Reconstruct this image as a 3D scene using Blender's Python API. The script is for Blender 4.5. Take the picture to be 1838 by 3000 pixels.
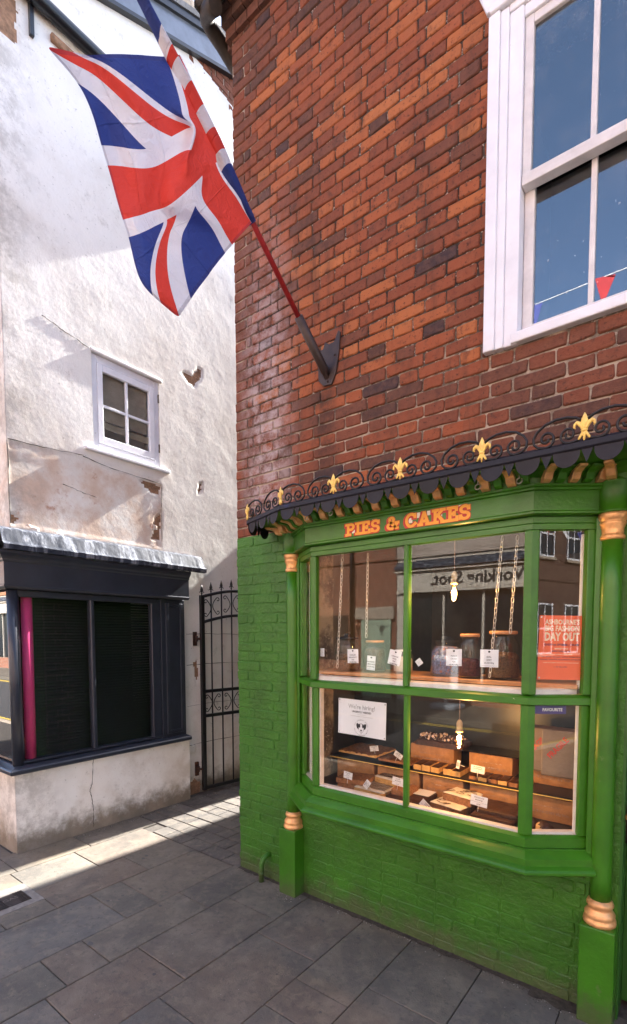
import bpy, bmesh, math, random
import numpy as np
from mathutils import Vector, Matrix, noise
random.seed(7)
S = bpy.context.scene
for o in list(bpy.data.objects): bpy.data.objects.remove(o)
COL = S.collection
R = math.radians

# ------------------------------------------------------------------ camera
cam_d = bpy.data.cameras.new('camera'); cam = bpy.data.objects.new('camera', cam_d); COL.objects.link(cam)
cam_d.sensor_fit = 'HORIZONTAL'; cam_d.sensor_width = 36.0; cam_d.lens = 36.0*1447/1838
cam_d.shift_x = -41/1838; cam_d.shift_y = 445/1838
cam_d.clip_start = 0.05; cam_d.clip_end = 2000
fw = Vector((-0.60346811, 0.79512535, -0.06001602)); rt = Vector((0.796561219, 0.604557875, 0)); up = Vector((-0.03628316, 0.04780643, 0.99819741))
CAMP = Vector((2.71626, -2.491355, 1.75))
m = Matrix.Identity(4)
for i in range(3): m[i][0] = rt[i]; m[i][1] = up[i]; m[i][2] = -fw[i]; m[i][3] = CAMP[i]
cam.matrix_world = m
S.camera = cam

# ------------------------------------------------------------------ sky, sun, exposure
SUN_AZ = 2.5      # degrees from +Y towards +X
SUN_EL = 38.0
w = bpy.data.worlds.new('World'); S.world = w; w.use_nodes = True
nt = w.node_tree; nt.nodes.clear()
sky = nt.nodes.new('ShaderNodeTexSky'); sky.sky_type = 'NISHITA'; sky.sun_disc = False
sky.sun_elevation = R(SUN_EL); sky.sun_rotation = R(SUN_AZ)
sky.air_density = 0.8; sky.dust_density = 1.8; sky.ozone_density = 1.0
bgn = nt.nodes.new('ShaderNodeBackground'); bgn.inputs[1].default_value = 0.12
wo = nt.nodes.new('ShaderNodeOutputWorld')
nt.links.new(sky.outputs[0], bgn.inputs[0]); nt.links.new(bgn.outputs[0], wo.inputs[0])
sl = bpy.data.lights.new('sun', 'SUN'); sl.energy = 5.0; sl.angle = R(0.6); sl.color = (1.0, 0.96, 0.9)
so = bpy.data.objects.new('sun', sl); COL.objects.link(so)
sd = Vector((math.sin(R(SUN_AZ))*math.cos(R(SUN_EL)), math.cos(R(SUN_AZ))*math.cos(R(SUN_EL)), math.sin(R(SUN_EL))))
so.rotation_euler = sd.to_track_quat('Z', 'Y').to_euler(); so.location = sd*30
S.view_settings.view_transform = 'Standard'; S.view_settings.look = 'None'
S.view_settings.exposure = 2.6; S.view_settings.gamma = 1.0; S.view_settings.use_curve_mapping = False
S.render.engine = 'CYCLES'
S.cycles.max_bounces = 10; S.cycles.transparent_max_bounces = 16; S.cycles.diffuse_bounces = 5; S.cycles.glossy_bounces = 4

# ------------------------------------------------------------------ helpers
def tag(o, label=None, cat=None, group=None, kind=None):
    if label: o['label'] = label
    if cat: o['category'] = cat
    if group: o['group'] = group
    if kind: o['kind'] = kind
    return o
def thing(name, label, cat, loc=(0, 0, 0), group=None):
    o = bpy.data.objects.new(name, None); COL.objects.link(o); o.location = loc; o.empty_display_size = .05
    return tag(o, label, cat, group)
def link(name, me, parent=None, mat=None):
    o = bpy.data.objects.new(name, me); COL.objects.link(o)
    if mat is not None and len(me.materials) == 0:
        for mm in (mat if isinstance(mat, (list, tuple)) else [mat]): me.materials.append(mm)
    if parent is not None:
        o.parent = parent
        off = Vector((0, 0, 0)); p = parent
        while p is not None: off += p.location; p = p.parent
        o.location = -off          # all meshes are written in world coordinates
    return o
class MB:
    def __init__(s): s.v = []; s.f = []; s.mi = []; s.uv = None; s.sm = []; s.att = []
    def add(s, vs, fs, mi=0, smooth=False, att=0.0):
        b = len(s.v); s.v += [tuple(p) for p in vs]
        for f in fs: s.f.append(tuple(b+i for i in f)); s.mi.append(mi); s.sm.append(smooth); s.att.append(att)
        return s
    def box(s, x0, x1, y0, y1, z0, z1, mi=0, att=0.0):
        return s.add([(x0,y0,z0),(x1,y0,z0),(x1,y1,z0),(x0,y1,z0),(x0,y0,z1),(x1,y0,z1),(x1,y1,z1),(x0,y1,z1)],
            [(0,3,2,1),(4,5,6,7),(0,1,5,4),(1,2,6,5),(2,3,7,6),(3,0,4,7)], mi, att=att)
    def prism(s, poly, a, b, axis='z', mi=0):
        # poly 2D extruded from a to b along an axis (poly given in the two other axes in xyz order)
        n = len(poly)
        def P(p, h): return (p[0],p[1],h) if axis == 'z' else ((p[0],h,p[1]) if axis == 'y' else (h,p[0],p[1]))
        vs = [P(p, a) for p in poly]+[P(p, b) for p in poly]
        fs = [tuple(range(n-1, -1, -1)), tuple(range(n, 2*n))]+[(i, (i+1) % n, n+(i+1) % n, n+i) for i in range(n)]
        return s.add(vs, fs, mi)
    def extr(s, poly, o, ux, uy, d, mi=0):
        # poly in a plane with origin o, axes ux, uy, extruded by vector d
        o, ux, uy, d = Vector(o), Vector(ux), Vector(uy), Vector(d); n = len(poly)
        a = [o+ux*p[0]+uy*p[1] for p in poly]
        vs = a+[q+d for q in a]
        fs = [tuple(range(n-1, -1, -1)), tuple(range(n, 2*n))]+[(i, (i+1) % n, n+(i+1) % n, n+i) for i in range(n)]
        return s.add(vs, fs, mi)
    def tube(s, path, r, n=8, mi=0, closed=False, caps=True, smooth=True):
        path = [Vector(p) for p in path]; k = len(path)
        rr = r if isinstance(r, (list, tuple)) else [r]*k
        vs = []; prev = None
        for i, p in enumerate(path):
            if closed: t = path[(i+1) % k]-path[i-1]
            else: t = path[min(i+1, k-1)]-path[max(i-1, 0)]
            t.normalize()
            if prev is None:
                a = Vector((0, 0, 1)) if abs(t.z) < .9 else Vector((1, 0, 0))
                nn = t.cross(a).normalized()
            else:
                nn = (prev-t*prev.dot(t)).normalized()
            prev = nn; bb = t.cross(nn)
            for j in range(n):
                an = 2*math.pi*j/n; vs.append(p+(nn*math.cos(an)+bb*math.sin(an))*rr[i])
        fs = []
        for i in range(k if closed else k-1):
            i2 = (i+1) % k
            for j in range(n): fs.append((i*n+j, i*n+(j+1) % n, i2*n+(j+1) % n, i2*n+j))
        s.add(vs, fs, mi, smooth)
        if caps and not closed:
            b = len(s.v)-len(vs)
            s.f.append(tuple(b+j for j in range(n-1, -1, -1))); s.f.append(tuple(b+(k-1)*n+j for j in range(n)))
            s.mi += [mi, mi]; s.sm += [False, False]; s.att += [0, 0]
        return s
    def lathe(s, c, prof, n=20, mi=0, flat=(1, 1), smooth=True):
        # prof: list of (radius, z); around a vertical axis at c=(x,y,z0)
        vs = []; k = len(prof)
        for r, z in prof:
            for j in range(n):
                an = 2*math.pi*j/n; vs.append((c[0]+r*math.cos(an)*flat[0], c[1]+r*math.sin(an)*flat[1], c[2]+z))
        fs = []
        for i in range(k-1):
            for j in range(n): fs.append((i*n+j, i*n+(j+1) % n, (i+1)*n+(j+1) % n, (i+1)*n+j))
        fs.append(tuple(range(n-1, -1, -1))); fs.append(tuple((k-1)*n+j for j in range(n)))
        return s.add(vs, fs, mi, smooth)
    def mesh(s, name):
        me = bpy.data.meshes.new(name); me.from_pydata(s.v, [], s.f)
        me.polygons.foreach_set('material_index', s.mi); me.polygons.foreach_set('use_smooth', s.sm)
        if any(s.att):
            at = me.attributes.new('rnd', 'FLOAT', 'FACE'); at.data.foreach_set('value', s.att)
        me.update(); return me
    def build(s, name, mat, parent=None):
        return link(name, s.mesh(name), parent, mat)
def bevel_obj(o, wdt=.004, seg=2):
    md = o.modifiers.new('bevel', 'BEVEL'); md.width = wdt; md.segments = seg; md.limit_method = 'ANGLE'; md.angle_limit = R(40)
    return o

# ------------------------------------------------------------------ materials
MATS = {}
def N(t, ty, **kw):
    n = t.nodes.new(ty)
    for k, v in kw.items(): setattr(n, k, v)
    return n
def newmat(name):
    ma = bpy.data.materials.new(name); ma.use_nodes = True; t = ma.node_tree; t.nodes.clear()
    out = N(t, 'ShaderNodeOutputMaterial'); b = N(t, 'ShaderNodeBsdfPrincipled'); t.links.new(b.outputs[0], out.inputs[0])
    MATS[name] = ma
    return ma, t, b, out
def rgba(c): return (c[0], c[1], c[2], 1)
def noise_n(t, scale, detail=4, rough=.6, vec=None, dist=0):
    n = N(t, 'ShaderNodeTexNoise'); n.inputs['Scale'].default_value = scale; n.inputs['Detail'].default_value = detail; n.inputs['Roughness'].default_value = rough
    n.inputs['Distortion'].default_value = dist
    if vec is not None: t.links.new(vec, n.inputs['Vector'])
    return n
def ramp_n(t, fac, stops, interp='LINEAR'):
    r = N(t, 'ShaderNodeValToRGB'); cr = r.color_ramp; cr.interpolation = interp
    while len(cr.elements) < len(stops): cr.elements.new(.5)
    for e, (p, c) in zip(cr.elements, stops): e.position = p; e.color = rgba(c) if not isinstance(c, (int, float)) else (c, c, c, 1)
    if fac is not None: t.links.new(fac, r.inputs[0])
    return r
def mixc(t, fac, a, b, mode='MIX'):
    n = N(t, 'ShaderNodeMix', data_type='RGBA', blend_type=mode)
    for idx, v in ((0, fac), (6, a), (7, b)):
        if hasattr(v, 'is_linked') or hasattr(v, 'links'): t.links.new(v, n.inputs[idx])
        elif idx == 0: n.inputs[0].default_value = v
        else: n.inputs[idx].default_value = rgba(v)
    return n.outputs[2]
def math_n(t, op, a, b=None, c=None, clamp=False):
    n = N(t, 'ShaderNodeMath', operation=op); n.use_clamp = clamp
    for i, v in enumerate((a, b, c)):
        if v is None: continue
        if hasattr(v, 'links'): t.links.new(v, n.inputs[i])
        else: n.inputs[i].default_value = v
    return n.outputs[0]
def bump_n(t, h, bs, strength=.3, dist=.01, normal=None):
    n = N(t, 'ShaderNodeBump'); n.inputs['Strength'].default_value = strength; n.inputs['Distance'].default_value = dist
    t.links.new(h, n.inputs['Height'])
    if normal is not None: t.links.new(normal, n.inputs['Normal'])
    t.links.new(n.outputs[0], bs.inputs['Normal']); return n.outputs[0]
def pos_n(t): return N(t, 'ShaderNodeNewGeometry').outputs['Position']
def sep(t, v):
    n = N(t, 'ShaderNodeSeparateXYZ'); t.links.new(v, n.inputs[0]); return n.outputs
def sstep(t, v, a, b):
    n = N(t, 'ShaderNodeMapRange', interpolation_type='SMOOTHSTEP'); t.links.new(v, n.inputs[0])
    n.inputs[1].default_value = a; n.inputs[2].default_value = b; return n.outputs[0]
def mat(name, col, rough=.5, metal=0., var=.18, vs=9., bump=.15, bs=60., bd=.004, spec=.5, wear=None):
    ma, t, b, out = newmat(name)
    p = pos_n(t)
    n1 = noise_n(t, vs, 5, .6, p)
    lo = tuple(c*(1-var) for c in col); hi = tuple(min(1, c*(1+var)) for c in col)
    r = ramp_n(t, n1.outputs[0], [(.3, lo), (.7, hi)])
    c = r.outputs[0]
    if wear:
        n3 = noise_n(t, wear[1], 6, .7, p); f = sstep(t, n3.outputs[0], wear[2], wear[2]+.06)
        c = mixc(t, f, c, wear[0])
    t.links.new(c, b.inputs['Base Color'])
    b.inputs['Roughness'].default_value = rough; b.inputs['Metallic'].default_value = metal; b.inputs['Specular IOR Level'].default_value = spec
    if bump:
        n2 = noise_n(t, bs, 4, .6, p); bump_n(t, n2.outputs[0], b, bump, bd)
    return ma
def chips(ma, col=(.55, .55, .42), thr=.76, sc=34, z_dirt=True):
    t = ma.node_tree; b = [n for n in t.nodes if n.type == 'BSDF_PRINCIPLED'][0]; l = b.inputs['Base Color'].links[0]; src = l.from_socket; p = pos_n(t); x, y, z = sep(t, p)
    c = src
    if z_dirt:
        n5 = noise_n(t, 8, 7, .75, p); zz = math_n(t, 'ADD', z, math_n(t, 'MULTIPLY', n5.outputs[0], -.5)); c = mixc(t, math_n(t, 'MULTIPLY', sstep(t, zz, -.05, -.25), .7), c, (.07, .075, .04))
        n6 = noise_n(t, 5, 8, .75, p); c = mixc(t, math_n(t, 'MULTIPLY', sstep(t, n6.outputs[0], .56, .75), .3), c, (.035, .06, .015))
    n = noise_n(t, sc, 3, .6, p); c = mixc(t, sstep(t, n.outputs[0], thr, thr+.015), c, col); t.links.new(c, b.inputs['Base Color']); return ma
M_green = mat('green_paint', (.034, .150, .006), .36, var=.24, vs=5, bump=.35, bs=45, bd=.004, wear=((.07, .16, .03), 14, .66))
M_greenw = mat('green_wall_paint', (.030, .134, .006), .5, var=.28, vs=3.5, bump=1, bs=34, bd=.010)
M_green_d = mat('green_door_paint', (.025, .10, .014), .35, var=.12, bump=.2)
chips(M_green); chips(M_greenw, (.4, .45, .3), .78)
M_gold = mat('gold_paint', (.74, .4, .17), .36, .45, var=.25, vs=30, bump=.3, bs=80)
M_gilt = mat('gilt_paint', (.85, .58, .15), .45, .1, var=.2, vs=40, bump=.2)
M_iron = mat('black_iron', (.012, .012, .014), .4, .3, var=.3, vs=30, bump=.4, bs=120)
M_canopy = mat('canopy_paint', (.009, .009, .015), .5, spec=.3, var=.35, vs=7, bump=.35, bs=35, wear=((.012, .018, .06), 5, .58))
M_white = mat('white_paint', (.76, .765, .81), .45, var=.07, vs=6, bump=.35, bs=45, wear=((.5, .47, .44), 16, .67))
M_whitew = mat('worn_white_paint', (.66, .63, .62), .5, var=.12, vs=12, bump=.3, bs=40, wear=((.3, .28, .25), 20, .68))
M_slate = mat('slate_paint', (.026, .03, .043), .32, var=.2, vs=6, bump=.2, bs=40)
M_dark = mat('dark_interior', (.012, .012, .012), .8, bump=0)
M_blind = mat('black_blind', (.018, .018, .018), .5, bump=0)
M_pale_blind = mat('pale_blind', (.4, .37, .29), .5, bump=0)
M_pink = mat('pink_card', (.85, .06, .24), .5, var=.08, bump=.1)
M_red = mat('red_pole', (.33, .018, .02), .35, var=.2, vs=30, bump=.2)
M_rust = mat('rusty_iron', (.05, .022, .015), .7, .2, var=.5, vs=30, bump=.6, bs=90, wear=((.18, .06, .02), 25, .55))
M_bracket = mat('dark_bracket', (.045, .028, .024), .45, .3, var=.3, vs=20, bump=.5, bs=70)
M_gutter = mat('brown_gutter', (.035, .024, .016), .6, .1, var=.5, vs=15, bump=.7, bs=50)
M_steel = mat('steel', (.55, .53, .5), .35, .9, var=.1, bump=0)
M_chain = mat('chain_metal', (.75, .74, .72), .35, .7, var=.1, bump=0)
M_paper = mat('white_paper', (.8, .8, .82), .6, var=.03, bump=0)
M_ink = mat('black_ink', (.02, .02, .02), .6, bump=0)
M_ginkk = mat('grey_ink', (.38, .38, .38), .6, bump=0)
M_orange = mat('orange_poster', (.86, .13, .035), .45, var=.04, bump=0)
M_cream = mat('cream_ink', (.9, .66, .45), .6, var=.03, bump=0)
M_navy = mat('navy_ink', (.03, .025, .09), .6, bump=0)
M_wood = mat('pine', (.42, .2, .075), .55, var=.25, vs=20, bump=.3, bs=60)
M_shelfw = mat('shelf_wood', (.55, .27, .12), .5, var=.2, vs=15, bump=.2)
M_plank = mat('weathered_plank', (.32, .22, .18), .7, var=.35, vs=40, bump=.5, bs=60, wear=((.6, .52, .48), 30, .56))
M_tray = mat('black_tray', (.012, .012, .014), .35, bump=0)
M_choc = mat('chocolate', (.055, .022, .012), .45, var=.4, vs=50, bump=.6, bs=130)
M_cake = mat('sponge', (.3, .13, .05), .75, var=.35, vs=60, bump=.7, bs=150)
M_oat = mat('oat_topping', (.2, .085, .03), .6, var=.6, vs=70, bump=1, bs=120, bd=.01)
M_icing = mat('pale_icing', (.62, .56, .47), .4, var=.15, vs=25, bump=.2)
M_short = mat('shortbread', (.62, .36, .12), .7, var=.2, vs=50, bump=.5, bs=120)
M_marsh = mat('marshmallow', (.7, .58, .56), .6, var=.15, bump=.2)
M_cream_c = mat('choux', (.7, .45, .2), .6, var=.25, vs=40, bump=.6, bs=70)
M_yellow = mat('letter_yellow', (.85, .36, .03), .45, var=.1, vs=40, bump=0)
M_letred = mat('letter_red', (.5, .018, .012), .45, var=.12, vs=40, bump=0)
M_letwhite = mat('letter_white', (.8, .74, .64), .5, var=.05, bump=0)
M_yline = mat('yellow_line', (.6, .42, .06), .7, bump=0)
M_tarmac = mat('tarmac', (.05, .05, .052), .9, var=.3, vs=30, bump=.8, bs=200)
M_joint = mat('paving_joint', (.065, .056, .047), .95, var=.4, vs=40, bump=.5)
M_dirt = mat('dirt', (.055, .045, .035), .95, var=.5, vs=40, bump=.8, bs=120)
M_room = mat('room_wall', (.2, .17, .14), .8, var=.1, bump=0)
M_tea = mat('loose_tea', (.16, .085, .04), .9, var=.8, vs=120, bump=1, bs=160, bd=.012)
M_berry = mat('red_tea', (.11, .022, .03), .8, var=.8, vs=120, bump=1, bs=160, bd=.012)
M_bluecandy = mat('wrapped_sweets', (.12, .14, .28), .5, var=.8, vs=60, bump=1, bs=90, bd=.012, wear=((.35, .12, .08), 40, .55))
M_cream_shop = mat('cream_shop_paint', (.6, .54, .46), .55, var=.06, bump=.1)
M_roof = mat('roof_slate', (.07, .07, .08), .7, var=.3, vs=12, bump=.5)
M_doorgreen = mat('pale_green_door', (.35, .45, .33), .55, var=.1, bump=.1)
M_stone = mat('sandstone', (.4, .33, .26), .8, var=.15, bump=.3)
def glass(name, ior=1.5, tint=(1, 1, 1), rough=0.0, dirt=0.0):
    ma = bpy.data.materials.new(name); ma.use_nodes = True; t = ma.node_tree; t.nodes.clear()
    out = N(t, 'ShaderNodeOutputMaterial'); tr = N(t, 'ShaderNodeBsdfTransparent'); tr.inputs[0].default_value = rgba(tint)
    gl = N(t, 'ShaderNodeBsdfGlossy'); gl.inputs['Roughness'].default_value = rough; gl.inputs[0].default_value = (1, 1, 1, 1)
    lw_ = N(t, 'ShaderNodeLayerWeight'); lw_.inputs[0].default_value = .5; f0 = ((ior-1)/(ior+1))**2
    fr = math_n(t, 'ADD', math_n(t, 'MULTIPLY', math_n(t, 'POWER', lw_.outputs['Facing'], 5.), 1-f0), f0, clamp=True)
    mx = N(t, 'ShaderNodeMixShader'); t.links.new(fr, mx.inputs[0]); t.links.new(tr.outputs[0], mx.inputs[1]); t.links.new(gl.outputs[0], mx.inputs[2])
    p = pos_n(t); n = noise_n(t, 1.4, 2, .5, p); bp = N(t, 'ShaderNodeBump'); bp.inputs['Strength'].default_value = .012; bp.inputs['Distance'].default_value = .02
    t.links.new(n.outputs[0], bp.inputs['Height']); t.links.new(bp.outputs[0], gl.inputs['Normal'])
    last = mx.outputs[0]
    if dirt:
        df = N(t, 'ShaderNodeBsdfDiffuse'); df.inputs[0].default_value = (.8, .78, .75, 1)
        n2 = noise_n(t, 6, 8, .7, p); f = math_n(t, 'MULTIPLY', sstep(t, n2.outputs[0], .45, .8), dirt)
        n3 = noise_n(t, 55, 2, .5, p); f2 = math_n(t, 'MULTIPLY', sstep(t, n3.outputs[0], .74, .78), .35)
        f = math_n(t, 'ADD', f, f2)
        m2 = N(t, 'ShaderNodeMixShader'); t.links.new(f, m2.inputs[0]); t.links.new(last, m2.inputs[1]); t.links.new(df.outputs[0], m2.inputs[2]); last = m2.outputs[0]
    t.links.new(last, out.inputs[0]); MATS[name] = ma
    return ma
M_glass = glass('window_glass', 1.37, (.96, .97, .96))
M_glass_up = glass('old_window_glass', 2.2, (.7, .74, .76), dirt=.05)
M_glass_dk = glass('dark_window_glass', 1.42, (.9, .9, .91))
M_jar = glass('jar_glass', 1.4, (.96, .97, .97), .02)
M_amber = glass('amber_bulb_glass', 1.5, (1, .78, .45))
def emit(name, col, st):
    ma = bpy.data.materials.new(name); ma.use_nodes = True; t = ma.node_tree; t.nodes.clear()
    out = N(t, 'ShaderNodeOutputMaterial'); e = N(t, 'ShaderNodeEmission'); e.inputs[0].default_value = rgba(col); e.inputs[1].default_value = st
    t.links.new(e.outputs[0], out.inputs[0]); return ma
M_filament = emit('filament', (1, .5, .12), 22)

# brick: per-brick tone from the 'rnd' attribute, grain, soot in patches, lime bloom near the corner
def brick_mat():
    ma, t, b, out = newmat('red_brick'); p = pos_n(t); x, y, z = sep(t, p)
    a = N(t, 'ShaderNodeAttribute', attribute_name='rnd')
    r = ramp_n(t, a.outputs['Fac'], [(0., (.04, .032, .04)), (.08, (.08, .042, .034)), (.2, (.15, .056, .036)), (.42, (.205, .058, .03)), (.68, (.305, .085, .036)), (.88, (.41, .13, .046)), (1., (.46, .19, .075))])
    n1 = noise_n(t, 26, 6, .65, p); c = mixc(t, sstep(t, n1.outputs[0], .3, .75), r.outputs[0], (.3, .13, .07), 'MIX')
    c = mixc(t, .72, c, r.outputs[0])
    n2 = noise_n(t, 42, 6, .72, p); f = sstep(t, n2.outputs[0], .54, .68); c = mixc(t, math_n(t, 'MULTIPLY', f, .8), c, (.045, .02, .014))
    n7 = noise_n(t, 15, 6, .7, p); f = sstep(t, n7.outputs[0], .52, .68); c = mixc(t, math_n(t, 'MULTIPLY', f, .6), c, (.075, .035, .026))
    n4 = noise_n(t, 3.2, 5, .65, p); f = sstep(t, n4.outputs[0], .5, .72); c = mixc(t, math_n(t, 'MULTIPLY', f, .45), c, (.07, .04, .03))
    mp = N(t, 'ShaderNodeMapping'); mp.inputs['Scale'].default_value = (5, 5, .55); t.links.new(p, mp.inputs[0])
    n11 = noise_n(t, 1.6, 6, .65, mp.outputs[0]); c = mixc(t, math_n(t, 'MULTIPLY', sstep(t, n11.outputs[0], .5, .72), .55), c, (.06, .034, .026))
    # rust and soot run below the flag bracket
    st = math_n(t, 'MULTIPLY', sstep(t, math_n(t, 'ABSOLUTE', math_n(t, 'SUBTRACT', x, .80)), .13, .02), math_n(t, 'MULTIPLY', sstep(t, z, 3.32, 3.2), sstep(t, z, 2.6, 3.0))); n12 = noise_n(t, 12, 5, .7, p)
    c = mixc(t, math_n(t, 'MULTIPLY', math_n(t, 'MULTIPLY', st, sstep(t, n12.outputs[0], .3, .6)), .75), c, (.05, .03, .024))
    # lime bloom
    mx = math_n(t, 'MULTIPLY', sstep(t, math_n(t, 'ABSOLUTE', math_n(t, 'SUBTRACT', x, .30)), .34, .04), math_n(t, 'MULTIPLY', sstep(t, z, 4.9, 3.3), sstep(t, z, 2.45, 2.7)))
    n3 = noise_n(t, 9, 6, .75, p); f = math_n(t, 'MULTIPLY', mx, sstep(t, n3.outputs[0], .36, .64)); c = mixc(t, math_n(t, 'MULTIPLY', f, .9), c, (.47, .39, .39))
    t.links.new(c, b.inputs['Base Color']); b.inputs['Roughness'].default_value = .85; b.inputs['Specular IOR Level'].default_value = .25
    h = math_n(t, 'ADD', noise_n(t, 55, 5, .7, p).outputs[0], math_n(t, 'MULTIPLY', noise_n(t, 190, 3, .6, p).outputs[0], .5))
    bump_n(t, h, b, .8, .006)
    return ma
M_brick = brick_mat()
def mortar_mat():
    ma, t, b, out = newmat('lime_mortar'); p = pos_n(t); x, y, z = sep(t, p)
    n = noise_n(t, 4.5, 6, .65, p)
    low = math_n(t, 'MAXIMUM', sstep(t, x, .3, .05), math_n(t, 'MULTIPLY', sstep(t, z, 3.5, 2.9), .9))
    f = math_n(t, 'ADD', math_n(t, 'MULTIPLY', low, .6), sstep(t, n.outputs[0], .35, .85), clamp=True)
    r = ramp_n(t, f, [(.1, (.035, .026, .021)), (.55, (.11, .083, .062)), (.95, (.42, .34, .26))])
    n9 = noise_n(t, 48, 4, .7, p); cc = mixc(t, sstep(t, n9.outputs[0], .56, .64), r.outputs[0], (.4, .33, .27))
    t.links.new(cc, b.inputs['Base Color']); b.inputs['Roughness'].default_value = .95
    bump_n(t, noise_n(t, 90, 5, .7, p).outputs[0], b, .8, .006); return ma
M_mortar = mortar_mat()
def render_mat(name, lower=False):
    ma, t, b, out = newmat(name); p = pos_n(t); x, y, z = sep(t, p)
    n = noise_n(t, 1.3, 8, .62, p); c = ramp_n(t, n.outputs[0], [(.28, (.66, .61, .55)), (.5, (.79, .76, .715)), (.75, (.82, .8, .765))]).outputs[0]
    n2 = noise_n(t, 7, 8, .72, p); c = mixc(t, math_n(t, 'MULTIPLY', sstep(t, n2.outputs[0], .56, .74), .45), c, (.36, .32, .28))
    n3 = noise_n(t, 34, 6, .7, p); c = mixc(t, math_n(t, 'MULTIPLY', sstep(t, n3.outputs[0], .6, .7), .5), c, (.2, .18, .16))
    # rust-pink staining on the old sign panel
    pm = math_n(t, 'MULTIPLY', math_n(t, 'MULTIPLY', sstep(t, z, 3.3, 3.2), sstep(t, z, 2.55, 2.62)), sstep(t, y, .53, .5))
    n4 = noise_n(t, 3.5, 7, .65, p); c = mixc(t, math_n(t, 'MULTIPLY', math_n(t, 'MULTIPLY', pm, sstep(t, n4.outputs[0], .36, .66)), .8), c, (.6, .43, .32))
    n8 = noise_n(t, 8, 6, .7, p); c = mixc(t, math_n(t, 'MULTIPLY', math_n(t, 'MULTIPLY', pm, sstep(t, n8.outputs[0], .6, .72)), .7), c, (.42, .2, .11))
    # grime along the foot and damp staining
    n5 = noise_n(t, 9, 7, .7, p); zz = math_n(t, 'ADD', z, math_n(t, 'MULTIPLY', n5.outputs[0], -.42)); g = sstep(t, zz, .06, -.16)
    c = mixc(t, math_n(t, 'MULTIPLY', g, .9), c, (.13, .105, .07))
    n6 = noise_n(t, 2.2, 6, .6, p); g2 = math_n(t, 'MULTIPLY', sstep(t, z, 1.9, .2), sstep(t, n6.outputs[0], .42, .7)); c = mixc(t, math_n(t, 'MULTIPLY', g2, .55), c, (.42, .33, .24))
    # grey lichen bands high up and towards the corner
    n7 = noise_n(t, 5, 8, .75, p); gy = sstep(t, y, -.45, -.85); c = mixc(t, math_n(t, 'MULTIPLY', math_n(t, 'MULTIPLY', gy, sstep(t, n7.outputs[0], .4, .62)), .55), c, (.3, .27, .24))
    t.links.new(c, b.inputs['Base Color']); b.inputs['Roughness'].default_value = .9; b.inputs['Specular IOR Level'].default_value = .2
    h = math_n(t, 'ADD', noise_n(t, 38, 8, .7, p).outputs[0], math_n(t, 'MULTIPLY', noise_n(t, 11, 6, .65, p, .8).outputs[0], .9))
    bump_n(t, h, b, .34, .006)
    return ma
M_render = render_mat('white_render')
M_peel = mat('bare_stone', (.3, .17, .1), .95, var=.4, vs=25, bump=.8, bs=70, bd=.008)
def lead_mat():
    ma, t, b, out = newmat('lead_flashing'); p = pos_n(t)
    mp = N(t, 'ShaderNodeMapping'); mp.inputs['Scale'].default_value = (6, 9, .8); t.links.new(p, mp.inputs[0])
    n = noise_n(t, 1.4, 7, .7, mp.outputs[0]); c = ramp_n(t, n.outputs[0], [(.3, (.02, .024, .036)), (.5, (.035, .041, .058)), (.6, (.2, .215, .25)), (.68, (.05, .058, .08))]).outputs[0]
    t.links.new(c, b.inputs['Base Color']); b.inputs['Roughness'].default_value = .7; b.inputs['Specular IOR Level'].default_value = .2
    bump_n(t, noise_n(t, 9, 4, .5, p).outputs[0], b, .5, .02); return ma
M_lead = lead_mat()
def slab_mat(name, stops, spot=(.075, .068, .06)):
    ma, t, b, out = newmat(name); p = pos_n(t); oi = N(t, 'ShaderNodeObjectInfo')
    c = ramp_n(t, oi.outputs['Random'], stops).outputs[0]
    n = noise_n(t, 3.5, 7, .65, p); c = mixc(t, math_n(t, 'MULTIPLY', sstep(t, n.outputs[0], .4, .72), .6), c, (.235, .2, .16))
    n8 = noise_n(t, 2.1, 6, .6, p, .6); c = mixc(t, math_n(t, 'MULTIPLY', sstep(t, n8.outputs[0], .46, .64), .6), c, (.085, .078, .07))
    n10 = noise_n(t, 11, 8, .75, p, .4); c = mixc(t, math_n(t, 'MULTIPLY', sstep(t, n10.outputs[0], .48, .66), .45), c, (.24, .2, .15))
    n2 = noise_n(t, 24, 8, .75, p); c = mixc(t, math_n(t, 'MULTIPLY', sstep(t, n2.outputs[0], .5, .66), .55), c, spot)
    n3 = noise_n(t, 62, 3, .6, p); c = mixc(t, math_n(t, 'MULTIPLY', sstep(t, n3.outputs[0], .72, .76), .7), c, (.4, .38, .36))
    n5 = noise_n(t, 48, 3, .6, p, .5); c = mixc(t, math_n(t, 'MULTIPLY', sstep(t, n5.outputs[0], .7, .74), .7), c, (.05, .045, .04))
    mp = N(t, 'ShaderNodeMapping'); mp.inputs['Scale'].default_value = (3, 22, 1); mp.inputs['Rotation'].default_value = (0, 0, .7); t.links.new(p, mp.inputs[0])
    n4 = noise_n(t, 5, 6, .7, mp.outputs[0]); c = mixc(t, math_n(t, 'MULTIPLY', sstep(t, n4.outputs[0], .62, .72), .25), c, (.3, .28, .26))
    t.links.new(c, b.inputs['Base Color']); b.inputs['Roughness'].default_value = .72; b.inputs['Specular IOR Level'].default_value = .35
    bump_n(t, math_n(t, 'ADD', noise_n(t, 120, 4, .7, p).outputs[0], noise_n(t, 12, 6, .6, p).outputs[0]), b, .45, .007); return ma
M_slab = slab_mat('york_stone', [(0, (.175, .142, .104)), (.25, (.105, .1, .086)), (.5, (.15, .115, .088)), (.75, (.118, .116, .108)), (1, (.19, .162, .122))])
M_sett = slab_mat('dark_paver', [(0, (.075, .066, .06)), (.5, (.09, .08, .074)), (1, (.11, .098, .088))])
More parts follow.
